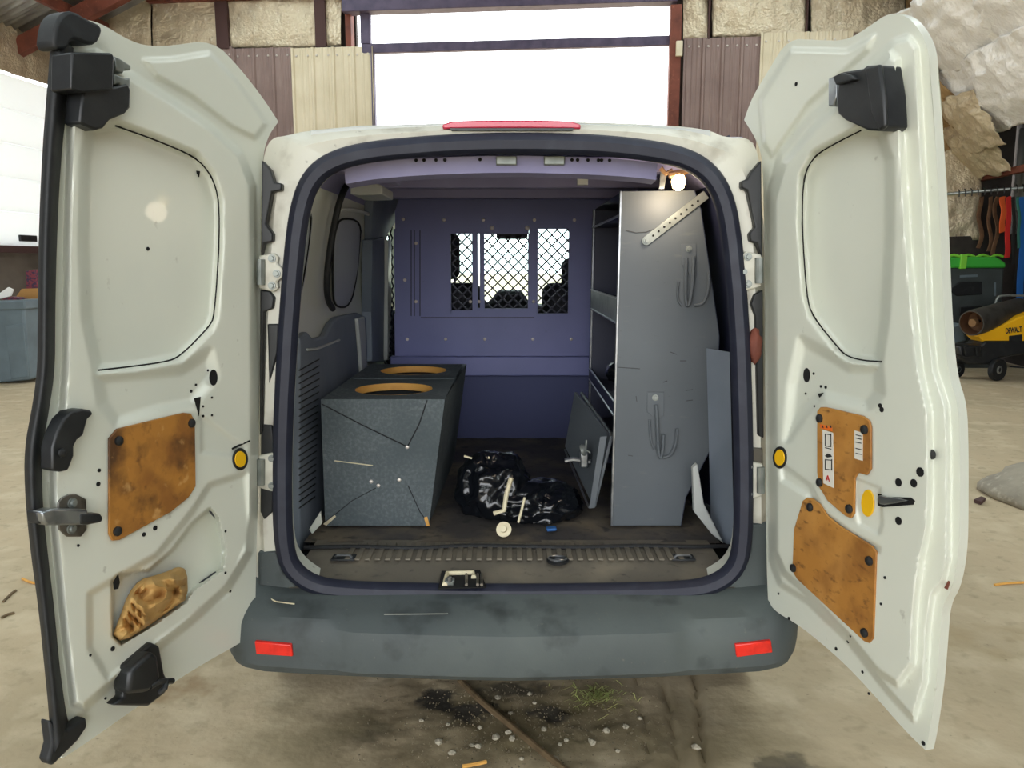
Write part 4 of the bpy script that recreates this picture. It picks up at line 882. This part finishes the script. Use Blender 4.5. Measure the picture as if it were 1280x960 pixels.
# ================================================================== CARGO
# ---- carpeted speaker box with two round cut-outs
sb_y0, sb_len = .45, .98
f_bl, f_br, f_tr, f_tl = PY(401, 657, sb_y0), PY(536, 657, sb_y0), PY(556, 497, sb_y0), PY(401, 501, sb_y0)
ztop = (f_tr[2] + f_tl[2]) / 2; zb = FZ + .006
xl, xr, xrb = f_tl[0], f_tr[0], f_br[0]
bk = .02                                               # the far end sits a little further in
spk = empty('speaker_box', ((xl + xr) / 2, sb_y0 + sb_len / 2, FZ), 'grey carpeted speaker box with two empty round cut-outs', 'speaker box')
def pt_(x, y, z): return (x, y, z)
y1 = sb_y0 + sb_len
mb = MB()                                              # front, back, sides, bottom
Fq = [(xl, sb_y0, zb), (xrb, sb_y0, zb), (xr, sb_y0, ztop), (xl, sb_y0, ztop)]; Bq = [(x + bk, y1, z) for x, _, z in Fq]
mb.add(Fq + Bq, [(0, 1, 2, 3), (4, 7, 6, 5), (0, 4, 5, 1), (0, 3, 7, 4), (1, 5, 6, 2)])
# top board with two holes
def top_cell(y_a, y_b, cx, cy, r):
    n = 40; ang = [2 * math.pi * (k + .5) / n for k in range(n)]
    x0, x1 = xl, xr; ring, sq = [], []
    for a in ang:
        c, s = math.cos(a), math.sin(a); ring.append((cx + r * c, cy + r * s, ztop))
        tx = ((x1 if c > 0 else x0) - cx) / c if abs(c) > 1e-6 else 1e9; ty = ((y_b if s > 0 else y_a) - cy) / s if abs(s) > 1e-6 else 1e9
        t = min(tx, ty); sq.append((cx + t * c, cy + t * s, ztop))
    mb.add(ring + sq, [(k, (k + 1) % n, n + (k + 1) % n, n + k) for k in range(n)])
    corners = [(x1, y_b), (x0, y_b), (x0, y_a), (x1, y_a)]
    for (X_, Y_) in corners:
        ca = math.atan2(Y_ - cy, X_ - cx) % (2 * math.pi); k = int((ca - ang[0]) // (2 * math.pi / n)) % n
        mb.add([sq[k], sq[(k + 1) % n], (X_, Y_, ztop)], [(0, 1, 2)])
cxs = (xl + xr) / 2 + .005; r_h = .143; ym = sb_y0 + .50
C1, C2 = (cxs, sb_y0 + .23), (cxs + .01, sb_y0 + .755)
top_cell(sb_y0, ym - .018, *C1, r_h); top_cell(ym + .018, y1, *C2, r_h)
mb.add([(xl, ym - .018, ztop), (xr, ym - .018, ztop), (xr, ym - .018, ztop - .02), (xl, ym - .018, ztop - .02), (xl, ym + .018, ztop), (xr, ym + .018, ztop), (xr, ym + .018, ztop - .02), (xl, ym + .018, ztop - .02)], [(0, 1, 2, 3), (4, 7, 6, 5), (3, 2, 6, 7)])
mb.build('carpet_shell', 'carpet', spk, smooth=20)
for cx, cy in (C1, C2):
    MB().lathe([(r_h + .001, .0005), (r_h, -.004), (r_h, -.027)], (cx, cy, ztop), (0, 0, 1), 40, cap=False).build('cut_edge', 'mdf', spk, smooth=60)
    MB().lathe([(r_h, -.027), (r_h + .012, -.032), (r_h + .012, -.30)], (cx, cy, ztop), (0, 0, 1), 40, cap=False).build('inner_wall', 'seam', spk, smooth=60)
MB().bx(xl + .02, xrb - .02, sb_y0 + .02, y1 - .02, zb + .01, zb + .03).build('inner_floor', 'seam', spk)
def sline(pts, r=.0022, mat='seam', nm='carpet_seam'): return MB().tube([PY(x, y, sb_y0 - .001) for x, y in pts], r, 5).build(nm, mat, spk)
sline([(402, 505), (450, 530), (508, 558)]); sline([(534, 500), (524, 530), (510, 557)]); sline([(404, 655), (440, 626), (470, 610)], .0016); sline([(510, 607), (525, 640), (536, 655)], .0018)
MB().tube([PY(418, 576, sb_y0 - .002), PY(466, 582, sb_y0 - .002)], .0022, 5).build('loose_thread', 'pvc', spk)
for x, y in ((509, 559), (464, 602), (473, 607), (499, 600)): at(rivet_me, 'screw_head', PY(x, y, sb_y0 - .001), spk, axis=(0, -1, 0), scale=.8)
MB().ext([PY(x, y, sb_y0 - .003) for x, y in ((530, 647), (534, 646), (537, 657), (533, 658))], (0, .004, 0)).build('bare_corner', 'mdf', spk)
MB().ext([PY(x, y, sb_y0 - .003) for x, y in ((404, 655), (418, 644), (420, 646), (408, 657))], (0, .004, 0)).build('bare_corner', 'pvc', spk)

# ---- steel shelving cabinet
cy0, cln = .45, .90
cabn = empty('shelving_cabinet', (.50, cy0 + cln / 2, FZ), 'tall grey steel shelving cabinet with hooks on its end panel', 'cabinet')
EP = [(777, 239), (868, 238), (876, 262), (899, 420), (893, 552), (857, 622), (851, 663), (765, 661)]
ep = [PY(x, y, cy0) for x, y in EP]
for p_ in ep: p_[2] = max(p_[2], FZ + .006)
endp = MB().ext(ep, (0, .004, 0)).build('end_panel', 'cabinet', cabn, bev=.001)
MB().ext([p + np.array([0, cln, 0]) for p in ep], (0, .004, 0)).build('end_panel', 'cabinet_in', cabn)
xL = ep[0][0]; zt_, zb_ = ep[0][2], FZ + .012
MB().tube([ep[7] + np.array([-.002, .002, 0]), ep[0] + np.array([-.002, .002, 0])], .005, 6).build('edge_strip', 'steel', cabn)
MB().tube([(ep[7][0], cy0 + cln, zb_), (ep[0][0], cy0 + cln, zt_)], .006, 6).build('edge_strip', 'steel', cabn)
bp = [ep[1], ep[2], ep[3], ep[4], ep[5], ep[6]]                       # back sheet follows the panel outline
mb = MB(); mb.v = [tuple(p) for p in bp] + [tuple(p + np.array([0, cln, 0])) for p in bp]; mb.f = [(i, i + 1, 7 + i, 6 + i) for i in range(5)]
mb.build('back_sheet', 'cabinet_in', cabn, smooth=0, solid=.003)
def xat(z): t = (z - ep[7][2]) / (ep[0][2] - ep[7][2]); return ep[7][0] + t * (ep[0][0] - ep[7][0])
def xbk(z):
    zs = [p[2] for p in bp][::-1]; xx = [p[0] for p in bp][::-1]; return float(np.interp(z, zs, xx))
def shelf(z, lip, lipmat, tilt=0.):
    x0, x1 = xat(z), xbk(z)
    s = MB().add([(x0, cy0 + .005, z), (x1 - .01, cy0 + .005, z - tilt), (x1 - .01, cy0 + cln, z - tilt), (x0, cy0 + cln, z)], [(0, 1, 2, 3)]).build('shelf', 'cabinet_in', cabn, solid=.003)
    if lip:
        l = MB().bx(x0 - .004, x0, cy0 + .006, cy0 + cln - .004, z, z + lip).build('shelf_lip', lipmat, s, bev=.001)
        for zz in (z, z + lip): MB().tube([(x0 - .004, cy0 + .006, zz), (x0 - .004, cy0 + cln - .004, zz)], .004, 6).build('lip_edge', 'steel', s)
    return s
shelf(zt_ - .003, 0, '')
z_s = PX(772, 271, xL)[2]; shelf(z_s, .0, ''); MB().tube([(xat(z_s) - .003, cy0 + .006, z_s), (xat(z_s) - .003, cy0 + cln, z_s)], .005, 6).build('shelf_edge', 'steel', cabn)
z2 = PX(770, 404, xL - .01)[2]; shelf(z2, .085, 'galv')
z3 = PX(766, 520, xL - .015)[2]; shelf(z3, .05, 'cabinet_in')
shelf(.80, 0, '')
# fold-down tray door hanging open at the bottom
tr_ = [PY(x, y, .60) for x, y in ((721, 491), (765, 542), (765, 546), (742, 634), (737, 636), (706, 560))]
ft = MB().prism([PY(718, 490, 1.0), PY(763, 545, cy0 + .06), PY(741, 633, cy0 + .06), PY(706, 558, 1.0)], [PY(721, 490, 1.0), PY(767, 545, cy0 + .06), PY(745, 634, cy0 + .06), PY(709, 558, 1.0)]).build('drop_door', 'cabinet', cabn, bev=.002)
MB().tube([PY(727, 492, .98), PY(764, 543, cy0 + .05)], .008, 6).build('door_edge', 'steel', ft)
MB().ext([PY(x, y, cy0 + .05) for x, y in ((750, 546), (759, 545), (744, 635), (736, 636))], (0, .008, 0)).build('door_flange', 'cabinet', ft, bev=.002)
MB().tube([PY(706, 562, .96), PY(736, 634, cy0 + .05)], .004, 5).build('door_edge', 'steel', ft)
dlx = MB().bx(0, .001, 0, .001, 0, .001)
dlx = MB(); c = PY(730, 574, .62); dlx.box(c, (.03, .03, .06)).build('door_lock', 'steel', ft, bev=.006)
MB().tube([PY(733, 550, .62), PY(732, 562, .62), PY(738, 566, .62)], .004, 6).build('lock_spring', 'galv', ft)
MB().tube([PY(706, 576, .62), PY(716, 574, .62), PY(738, 577, .62)], .009, 8).build('lock_bar', 'steel', ft)
MB().lathe([(.02, -.01), (.024, 0), (.02, .01)], PY(729, 563, .62), (1, 0, .3), 14).build('lock_collar', 'galv', ft)
# hooks
def hook(pts, r=.006, Y=-.012, nm='wire_hook'): return MB().tube([PY(x, y, cy0 + Y) for x, y in chaikin(pts, 3, False)], r, 8).build(nm, 'cabinet', endp)
hook([(858, 322), (857, 345), (857, 372), (858, 383), (862, 380), (866, 355), (867, 320)]); hook([(848, 352), (846, 374), (852, 382)], .004, -.006); hook([(868, 382), (880, 380), (886, 362), (886, 340)], .005)
hook([(820, 506), (822, 540), (823, 568), (826, 574), (829, 560), (829, 543)]); hook([(829, 572), (838, 570), (845, 556), (846, 536)], .005); hook([(812, 525), (813, 550), (818, 562)], .004, -.005)
for pts in ([(852, 305), (870, 305), (871, 345), (866, 348), (852, 330)], [(809, 490), (830, 490), (830, 520), (820, 524), (809, 515)]):
    hp_ = MB().ext([PY(x, y, cy0 - .004) for x, y in pts], (0, .004, 0)).build('hook_plate', 'cabinet', endp, bev=.001)
for x, y in ((861, 311), (819, 497)): at(bolt_me, 'hook_bolt', PY(x, y, cy0 - .004), endp, axis=(0, -1, 0))
# perforated strap
a, b = PY(808, 301, cy0 - .008), PY(883, 243, cy0 - .008); d = unit(b - a); w = np.cross(d, (0, 1, 0))
mb = MB(); r = .015
pts = [a + d * (-r * math.sin(t)) * 1 + w * r * math.cos(t) for t in np.linspace(0, math.pi, 9)] + [b - w * r, b + w * r]
ps = mb.ext(pts, (0, .004, 0)).build('perforated_strap', 'galv', endp, bev=.0008)
Ls = np.linalg.norm(b - a)
for k in range(9): at(hole_me, 'strap_hole', a + d * (.028 + k * (Ls - .04) / 9) + np.array([0, -.0005, 0]), ps, axis=(0, -1, 0), scale=(.75, .75, 1))
at(bolt_me, 'strap_bolt', a + np.array([0, -.001, 0]), ps, axis=(0, -1, 0), scale=.8)
for (x0, y0, x1, y1_) in [(838, 440, 846, 443), (850, 451, 858, 451), (857, 488, 866, 487), (858, 501, 866, 500), (785, 569, 791, 570), (795, 495, 796, 502), (829, 478, 834, 476), (772, 459, 800, 461)]:
    MB().tube([PY(x0, y0, cy0 - .0003), PY(x1, y1_, cy0 - .0003)], .0015, 4).build('scuff', 'ink', endp)
MB().tube([PY(x, y, cy0 - .002) for x, y in ((783, 288), (795, 291), (808, 290), (815, 287))], .0012, 4).build('pencil_line', 'ink', endp)
# dark jacket bundle lying on the cabinet shelf
def lump(c, r, amp, sc, name, mat, seed, label, cat, sub_=4, sq=(1, 1, 1), floor_z=None, parent=None, ridge=True):
    bm = bmesh.new(); bmesh.ops.create_icosphere(bm, subdivisions=sub_, radius=1.)
    vs, fs = [], []
    for v in bm.verts:
        q = v.co * sc + Vector((seed, seed * .7, 1)); a_ = amp * ((ridged(q) + .5 * ridged(q * 2.1) + .3 * ridged(q * 4.3)) if ridge else fbm(q))
        p = np.array(v.co) * (1 + a_); p = np.array(c) + p * r * np.array(sq)
        if floor_z is not None: p[2] = max(p[2], floor_z + .002 * abs(noise.noise(v.co * 5)))
        vs.append(p)
    fs = [tuple(v.index for v in f.verts) for f in bm.faces]; bm.free()
    return MB().add(vs, fs).build(name, mat, parent, smooth=75, label=label, cat=cat)
lump(PY(752, 480, 1.0) + np.array([.08, 0, .05]), .055, .15, 1.6, 'dark_bundle', 'bag', 4, 'dark wrapped bundle sitting on the cabinet shelf', 'bundle', 3, (1, 1.3, .8), z3 + .003)

lump(PY(944, 432, -.015), .035, .3, 2.2, 'dried_leaf_clump', 'rust', 12, None, None, 3, (.45, .4, 1.1), None, van)
# ---- black bin bag of scraps on the cargo floor
bagc = PZ(650, 640, FZ)
bag = empty('bin_bag', (bagc[0], bagc[1], FZ), 'crumpled black plastic bin bag lying on the van floor', 'bag')
lump(PZ(620, 645, FZ) + np.array([-.01, .07, .075]), .14, .17, 1.7, 'bag_hump', 'bag', 2, None, None, 5, (.85, .95, .95), FZ + .008, bag)
lump(PZ(668, 650, FZ) + np.array([.0, .07, .04]), .14, .17, 1.8, 'bag_spread', 'bag', 9, None, None, 5, (1.05, .9, .55), FZ + .008, bag)
def strip(pts, r, name, label, Y, mat='pvc', cat='trim piece', flat=None):
    return MB().tube([PY(x, y, Y) for x, y in pts], r, 6, flat=flat).build(name, mat, None, smooth=40, label=label, cat=cat)
strip([(617, 642), (630, 638), (633, 618), (639, 597)], .008, 'trim_angle', 'bent cream plastic angle lying on the bin bag', .40)
strip([(648, 653), (652, 638), (656, 622)], .0045, 'trim_strip', 'short cream plastic strip leaning on the bin bag', .38)
strip([(610, 572), (628, 576), (638, 580), (645, 586)], .005, 'trim_strip', 'cream plastic strip behind the bin bag', .62)
strip([(580, 570), (590, 573)], .004, 'trim_strip', 'small pale strip at the back of the bin bag', .62)
cap = MB().lathe([(.026, 0), (.026, .006), (.012, .007), (.011, .022), (.006, .022)], PY(630, 662, .335) , (-.15, -1, .5), 20).build('plastic_cap', 'pvc', None, label='round cream plastic cap beside the bin bag', cat='cap')
MB().ext([PZ(x, y, FZ + .01) for x, y in ((682, 661), (695, 660), (696, 664), (684, 665))], (0, 0, .01)).build('blue_scrap', 'blue', None, bev=.004, label='small blue plastic scrap beside the bin bag', cat='scrap')

# ---- tan bag stuffed in the left door cavity
bm_pts = [(141, 793), (150, 770), (160, 742), (175, 724), (195, 719), (212, 713), (222, 708), (234, 712), (235, 748), (220, 758), (190, 780), (152, 804)]
cl = MB(); ctr = np.array([190, 756.]); rings = 44; per = resamp(chaikin(bm_pts + bm_pts[:1], 1, False), 140)[:-1]; nper = len(per)
for i in range(rings + 1):
    t = i / rings
    for k in range(nper):
        x, y = ctr + (per[k] - ctr) * t
        q = Vector((x * .03, y * .03, 2.)); w1 = 1.3 * noise.noise(q); w2 = 1.1 * noise.noise(q + Vector((9, 4, 1)))
        tri = lambda f: abs((f % 1) * 2 - 1)
        fold = .62 * tri(x * .021 + y * .012 + w1) + .34 * tri(x * .018 - y * .042 + w2) + .14 * tri(x * .055 + y * .03 + 2 * w2)
        h = .020 + .085 * (1 - t ** 9) * (.18 + fold)
        cl.v.append(tuple(DL.pt(x, y, h)))
cl.f = [(i * nper + k, i * nper + (k + 1) % nper, (i + 1) * nper + (k + 1) % nper, (i + 1) * nper + k) for i in range(rings) for k in range(nper)]
cl.build('tan_bag', 'cloth', None, smooth=28, label='crumpled tan cloth bag stuffed into the door cavity', cat='bag')

# ================================================================== GROUND DEBRIS
def stone_mesh(seed):
    bm = bmesh.new(); bmesh.ops.create_icosphere(bm, subdivisions=1, radius=1.)
    for v in bm.verts: v.co *= 1 + .35 * noise.noise(v.co * 1.3 + Vector((seed * 5.1, 0, 0)))
    for v in bm.verts: v.co.z *= .65
    me = bpy.data.meshes.new('stone'); bm.to_mesh(me); bm.free(); me.materials.append(MATS['stone']); return me
SM = [stone_mesh(k) for k in range(6)]
big = [(662, 870), (668, 881), (638, 893), (680, 914), (636, 917), (590, 930), (598, 933), (700, 932), (708, 928), (758, 916), (782, 909), (652, 951), (680, 944), (676, 939), (620, 921), (622, 873), (640, 927), (527, 903), (800, 898), (565, 941), (548, 928), (694, 950), (870, 935), (618, 892), (740, 930), (600, 908), (560, 906), (772, 940)]
for k, (x, y) in enumerate(big):
    p = PZ(x, y, 0); s_ = random.uniform(.008, .015); gz = ground_z(p[0], p[1])
    o = at(SM[k % 6], 'pebble', (p[0], p[1], gz + s_ * .35), None, scale=(s_ * random.uniform(.8, 1.4), s_, s_), rot=(0, 0, random.uniform(0, 6)))
    tag(o, 'small pale stone lying in the dirt under the bumper', 'stone', 'stones in the dirt patch')
mb = MB()
for k in range(1400):
    x, y = random.gauss(.02, .26), random.gauss(.18, .2)
    if abs(x) > .58 or not -.3 < y < .9: continue
    s_ = random.uniform(.0015, .005); z = ground_z(x, y); a = random.uniform(0, 6)
    vs_ = [(x + s_ * math.cos(a + t), y + s_ * math.sin(a + t), z) for t in (0, 2.1, 4.2)] + [(x, y, z + s_ * 1.1)]
    mb.add(vs_, [(0, 1, 3), (1, 2, 3), (2, 0, 3)])
mb.build('gravel', 'dirtstuff', None, smooth=0, label='fine gravel and grit in the dirt patch', cat='gravel', kind='stuff')
sp = [PZ(x, y, .012) for x, y in ((575, 850), (600, 876), (640, 908), (672, 935), (706, 962), (735, 985))]
MB().tube(chaikin(sp, 2, False), .011, 8).build('stick', 'wood_stick', None, label='long brown stick lying in the dirt below the bumper', cat='stick')
strip_ = [PZ(x, y, .008) for x, y in ((578, 958), (596, 955), (608, 952))]
MB().tube(strip_, .006, 6).build('wood_splinter', 'mdf', None, label='pale wood splinter at the near edge of the dirt', cat='splinter')
mb = MB(); gc = PZ(745, 872, 0)
for k in range(150):
    a = random.uniform(0, 6.28); r0 = abs(random.gauss(0, .045)); x, y = gc[0] + r0 * math.cos(a) * 1.3, gc[1] + r0 * math.sin(a)
    ln = random.uniform(.04, .10); dx, dy = random.uniform(-.6, 1.0) * ln, random.uniform(-.9, .2) * ln; z = ground_z(x, y)
    w_ = .0016
    mb.add([(x - w_, y, z), (x + w_, y, z), (x + dx * .5 + w_, y + dy * .5, z + ln * .28), (x + dx * .5 - w_, y + dy * .5, z + ln * .28), (x + dx, y + dy, z + ln * .22)], [(0, 1, 2, 3), (3, 2, 4)])
mb.build('grass_tuft', 'grass', None, smooth=0, label='flattened tuft of dry green grass under the bumper', cat='grass', kind='stuff')
p0 = PZ(1275, 630, 0)
lump((p0[0] + .42, p0[1] + .1, .0), .55, .12, 1.4, 'concrete_lump', 'slab', 6, 'broken grey concrete lump on the floor beside the open door', 'concrete', 4, (.95, .95, .42), .0, None, False)
MB().ext([PZ(x, y, .004) for x, y in ((1217, 628), (1226, 624), (1232, 626), (1226, 631))], (0, 0, .02)).build('concrete_chip', 'stud', None, label='dark chip lying by the concrete lump', cat='chip')
def scrap(pts, name, mat, label, cat):
    MB().tube([PZ(x, y, .006) for x, y in pts], .006, 5).build(name, mat, None, label=label, cat=cat)
scrap([(1243, 731), (1258, 729), (1280, 728)], 'straw_twig', 'mdf', 'straw twig on the floor right of the open door', 'twig')
scrap([(4, 752), (14, 742), (20, 738)], 'twig', 'wood_stick', 'dark twig on the floor at the far left', 'twig')
scrap([(28, 723), (36, 727), (44, 729)], 'straw_twig', 'mdf', 'pale straw twig on the floor beside the door seal', 'twig')
scrap([(2, 772), (10, 768), (18, 766)], 'leaf_scrap', 'wood_stick', 'brown leaf scrap on the floor at the far left', 'scrap')

# ================================================================== BACKGROUND THINGS
def ext_px(pts, Y, d, name, mat, parent, bev=.01, **k): return MB().ext([PY(x, y, Y) for x, y in pts], (0, d, 0)).build(name, mat, parent, bev=bev, **k)
# left: grey bin, cardboard box, printed box, white scrap
yb = 7.75
c = PZ(12, 480, 0); tb = empty('trash_bin', (c[0], yb + .3, 0), 'grey plastic tub bin standing by the cardboard box', 'bin')
ext_px([(-40, 384), (29, 380), (37, 475), (-34, 482)], yb, .55, 'tub', 'bingrey', tb, .03)
ext_px([(-42, 378), (30, 375), (32, 387), (-42, 389)], yb - .03, .62, 'rim', 'bingrey', tb, .02)
ext_px([(6, 408), (29, 404), (35, 470), (14, 474)], yb - .012, .02, 'raised_panel', 'bingrey', tb, .006)
c = PZ(40, 476, 0); cb = empty('cardboard_box', (c[0], yb + .9, 0), 'open brown cardboard box behind the grey tub bin', 'box')
ext_px([(26, 374), (62, 374), (62, 474), (30, 474)], yb + .66, .5, 'carton', 'card', cb, .004)
ext_px([(20, 371), (27, 361), (60, 360), (60, 375)], yb + .64, .01, 'flap', 'card', cb, 0)
ext_px([(32, 339), (42, 337), (48, 360), (33, 361)], yb + .85, .15, 'printed_box', 'printbox', None, .004, label='small dark red printed box on top of the cardboard box', cat='box')
ext_px([(-6, 370), (10, 359), (16, 362), (13, 370), (-4, 374.5)], yb + .1, .03, 'white_scrap', 'white', None, .004, label='bright white plastic piece sticking out of the tub bin', cat='scrap')
ext_px([(2, 374), (12, 371), (24, 372), (25, 374.5), (3, 375)], yb + .14, .12, 'printed_wrapper', 'printbox', None, .01, label='crumpled dark wrapper in the tub bin', cat='wrapper')
# right: wheeled bin with green lid
yg = 9.3
c = PZ(1222, 462, 0); wb = empty('wheelie_bin', (PY(1222, 400, yg)[0], yg + .3, 0), 'dark wheeled bin with a bright green lid', 'bin')
zb0 = PY(1222, 462, yg); 
ext_px([(1180, 334), (1256, 334), (1248, 462), (1186, 462)], yg, .6, 'tub', 'binblack', wb, .03)
ext_px([(1186, 362), (1200, 352), (1228, 352), (1228, 368), (1196, 370)], yg - .02, .04, 'front_recess', 'black', wb, .01)
ext_px([(1200, 384), (1228, 382), (1229, 392), (1200, 394)], yg - .02, .04, 'front_recess', 'black', wb, .008)
ld_ = ext_px([(1174, 326), (1180, 321), (1246, 321), (1258, 328), (1258, 335), (1174, 335)], yg - .04, .68, 'lid', 'bingreen', wb, .03)
ext_px([(1202, 318), (1210, 318), (1208, 336), (1200, 336)], yg - .06, .05, 'lid_strap', 'limestrap', ld_, .008)
for k in range(4):
    a = [(1184 + k * 18, 322), (1192 + k * 18, 318), (1200 + k * 18, 321)]
    MB().tube(chaikin([PY(x, y, yg - .03 + .1 * k) for x, y in a], 2, False), .02, 6).build('lid_strap', 'limestrap', ld_)
for sx in (1190, 1246): MB().lathe([(.10, -.03), (.10, .03)], (PY(sx, 455, yg)[0], yg + .55, .10), (1, 0, 0), 18).build('bin_wheel', 'rubber', wb)
ext_px([(1200, 344), (1222, 343), (1222, 346), (1200, 347)], yg - .006, .01, 'moulded_mark', 'bingrey', wb, 0)
ext_px([(1243, 353), (1245, 353), (1245, 370), (1243, 370)], yg - .006, .01, 'moulded_mark', 'bingrey', wb, 0)
# lower dark cladding and hanging gear on the right
ext_px([(1184, 296), (1290, 292), (1290, 400), (1184, 400)], 10.0, .03, 'wall_board', 'darkwall', wall_right, 0)
# torpedo heater
yh = 8.0
gx = PZ(1240, 470, 0); ht = empty('torpedo_heater', (PY(1240, 440, yh)[0], yh + .3, 0), 'yellow and black torpedo space heater on two wheels', 'heater')
cA = PY(1214, 404, yh); cB = PY(1282, 394, yh) + np.array([.25, .55, .03]); ax_ = unit(cB - cA); Lh = np.linalg.norm(cB - cA)
MB().lathe([(.150, 0), (.163, .0), (.163, .05), (.168, .06), (.168, Lh * .5), (.172, Lh * .52), (.168, Lh), (.12, Lh + .03)], cA, ax_, 32, cap=False).build('barrel', 'heater', ht, smooth=50)
MB().lathe([(.155, .002), (.13, .16), (.02, .18)], cA, ax_, 28, cap=False).build('mouth', 'heatmouth', ht, smooth=60)
MB().lathe([(.05, .02), (.055, .08), (.02, .10)], cA, ax_, 18).build('burner_cone', 'brass', ht)
body = ext_px([(1222, 420), (1228, 415), (1250, 408), (1275, 396), (1300, 390), (1300, 428), (1230, 428)], yh + .05, .30, 'housing', 'dwyellow', ht, .02)
ext_px([(1262, 420), (1278, 418), (1278, 427), (1262, 428)], yh + .035, .02, 'control_panel', 'black', body, .005)
ext_px([(1198, 432), (1226, 432), (1232, 426), (1300, 426), (1300, 440), (1250, 448), (1236, 456), (1212, 456), (1200, 448)], yh + .02, .36, 'fuel_tank', 'black', ht, .03, seg=3)
for pth in ([(1190, 441), (1192, 431), (1226, 433), (1228, 444)], [(1190, 441), (1204, 446), (1226, 446)], [(1206, 433), (1208, 446)], [(1220, 432), (1222, 446)]):
    MB().tube([PY(x, y, yh - .05) for x, y in pth], .012, 6).build('guard_bar', 'black', ht)
MB().tube(chaikin([PY(x, y, yh + .35) for x, y in ((1242, 388), (1246, 374), (1250, 369), (1290, 370))], 2, False), .016, 8).build('push_handle', 'galv', ht)
for x, y, r_ in ((1247, 457, .145), (1197, 453, .11)):
    cw = PY(x, y, yh + (.0 if r_ > .12 else .3)); cw[2] = r_ + .003; 
    w = MB().lathe([(r_ * .55, -.03), (r_ * .95, -.035), (r_, -.02), (r_, .02), (r_ * .95, .035), (r_ * .55, .03)], cw, (.4, -.9, 0), 26).build('wheel', 'rubber', ht, smooth=50)
    MB().lathe([(r_ * .56, -.02), (r_ * .3, -.034), (.03, -.04), (.03, .04), (r_ * .3, .034), (r_ * .56, .02)], cw, (.4, -.9, 0), 18).build('wheel_hub', 'galv', w)
tx = bpy.data.curves.new('lettering', 'FONT'); tx.body = 'DEWALT'; tx.size = .10; tx.extrude = .003; tx.materials.append(MATS['ink']); tx.offset = .002; tx.align_x = 'LEFT'
to = bpy.data.objects.new('lettering', tx); COL.objects.link(to); lp = PY(1257, 417, yh + .044); to.rotation_euler = (math.pi / 2, -.12, 0); WL[to.name] = lp
dg = bpy.context.evaluated_depsgraph_get(); me = bpy.data.meshes.new_from_object(to.evaluated_get(dg)); rot = to.rotation_euler.copy(); bpy.data.objects.remove(to); bpy.data.curves.remove(tx)
to = link('lettering', me, lp, body); to.rotation_euler = rot; to.scale = (.52, 1, 1)
ext_px([(1190, 408), (1204, 404), (1208, 426), (1192, 430)], yh + .7, .4, 'blue_tub', 'bingrey', None, .02, label='blue-grey plastic tub behind the torpedo heater', cat='tub')
MB().tube(chaikin([PZ(x, y, .012) for x, y in ((1262, 458), (1272, 459), (1290, 460))], 1, False), .012, 6).build('heater_lead', 'rubber', None, label='black lead on the floor beside the torpedo heater', cat='cord')
# rail with hanging straps
ra, rb_ = PY(1176, 243, 9.9), PY(1300, 233, 9.4)
rail = MB().tube([ra, rb_], .022, 8).build('hanging_rail', 'galv', None, label='thin steel rail with hooks above the hanging straps', cat='rail')
for k in range(12):
    q = ra + (rb_ - ra) * (.18 + .065 * k); MB().tube([q + np.array([0, 0, .05]), q + np.array([0, -.04, .02]), q + np.array([0, -.04, -.06])], .009, 5).build('rail_hook', 'black', rail)
SY = [9.30]
def strap(x0, x1, ybot, mat, name, label, w=.03, wob=.02):
    SY[0] += .06; a = PY(x0, 246, SY[0]); b = PY(x1, ybot, SY[0]); pts = []
    for t in np.linspace(0, 1, 14): pts.append(a + (b - a) * t + np.array([wob * math.sin(t * 9 + x0), .03 * math.sin(t * 7), 0]))
    MB().tube(pts, w, 6, flat=(w, .012, (1, .3, 0))).build(name, mat, None, smooth=60, label=label, cat='strap', group='straps hanging from the rail')
strap(1255, 1252, 290, 'strap_orange', 'hanging_strap', 'short orange strap hanging from the rail', .05)
strap(1262, 1258, 322, 'strap_red', 'hanging_strap', 'long bright red strap hanging from the rail', .05)
strap(1268, 1266, 330, 'strap_black', 'hanging_strap', 'dark strap hanging beside the red strap', .03)
strap(1274, 1273, 310, 'strap_teal', 'hanging_strap', 'teal strap hanging from the rail near the blue one', .025)
strap(1280, 1274, 384, 'strap_blue', 'hanging_strap', 'long blue strap hanging at the rail end', .07)
strap(1247, 1243, 318, 'strap_brown', 'hanging_strap', 'brown strap hanging next to the orange strap', .04)
strap(1238, 1236, 314, 'strap_brown', 'hanging_strap', 'brown strap, second before the orange strap', .035)
strap(1226, 1224, 310, 'strap_brown', 'hanging_strap', 'brown strap hanging nearest the open van door', .04)
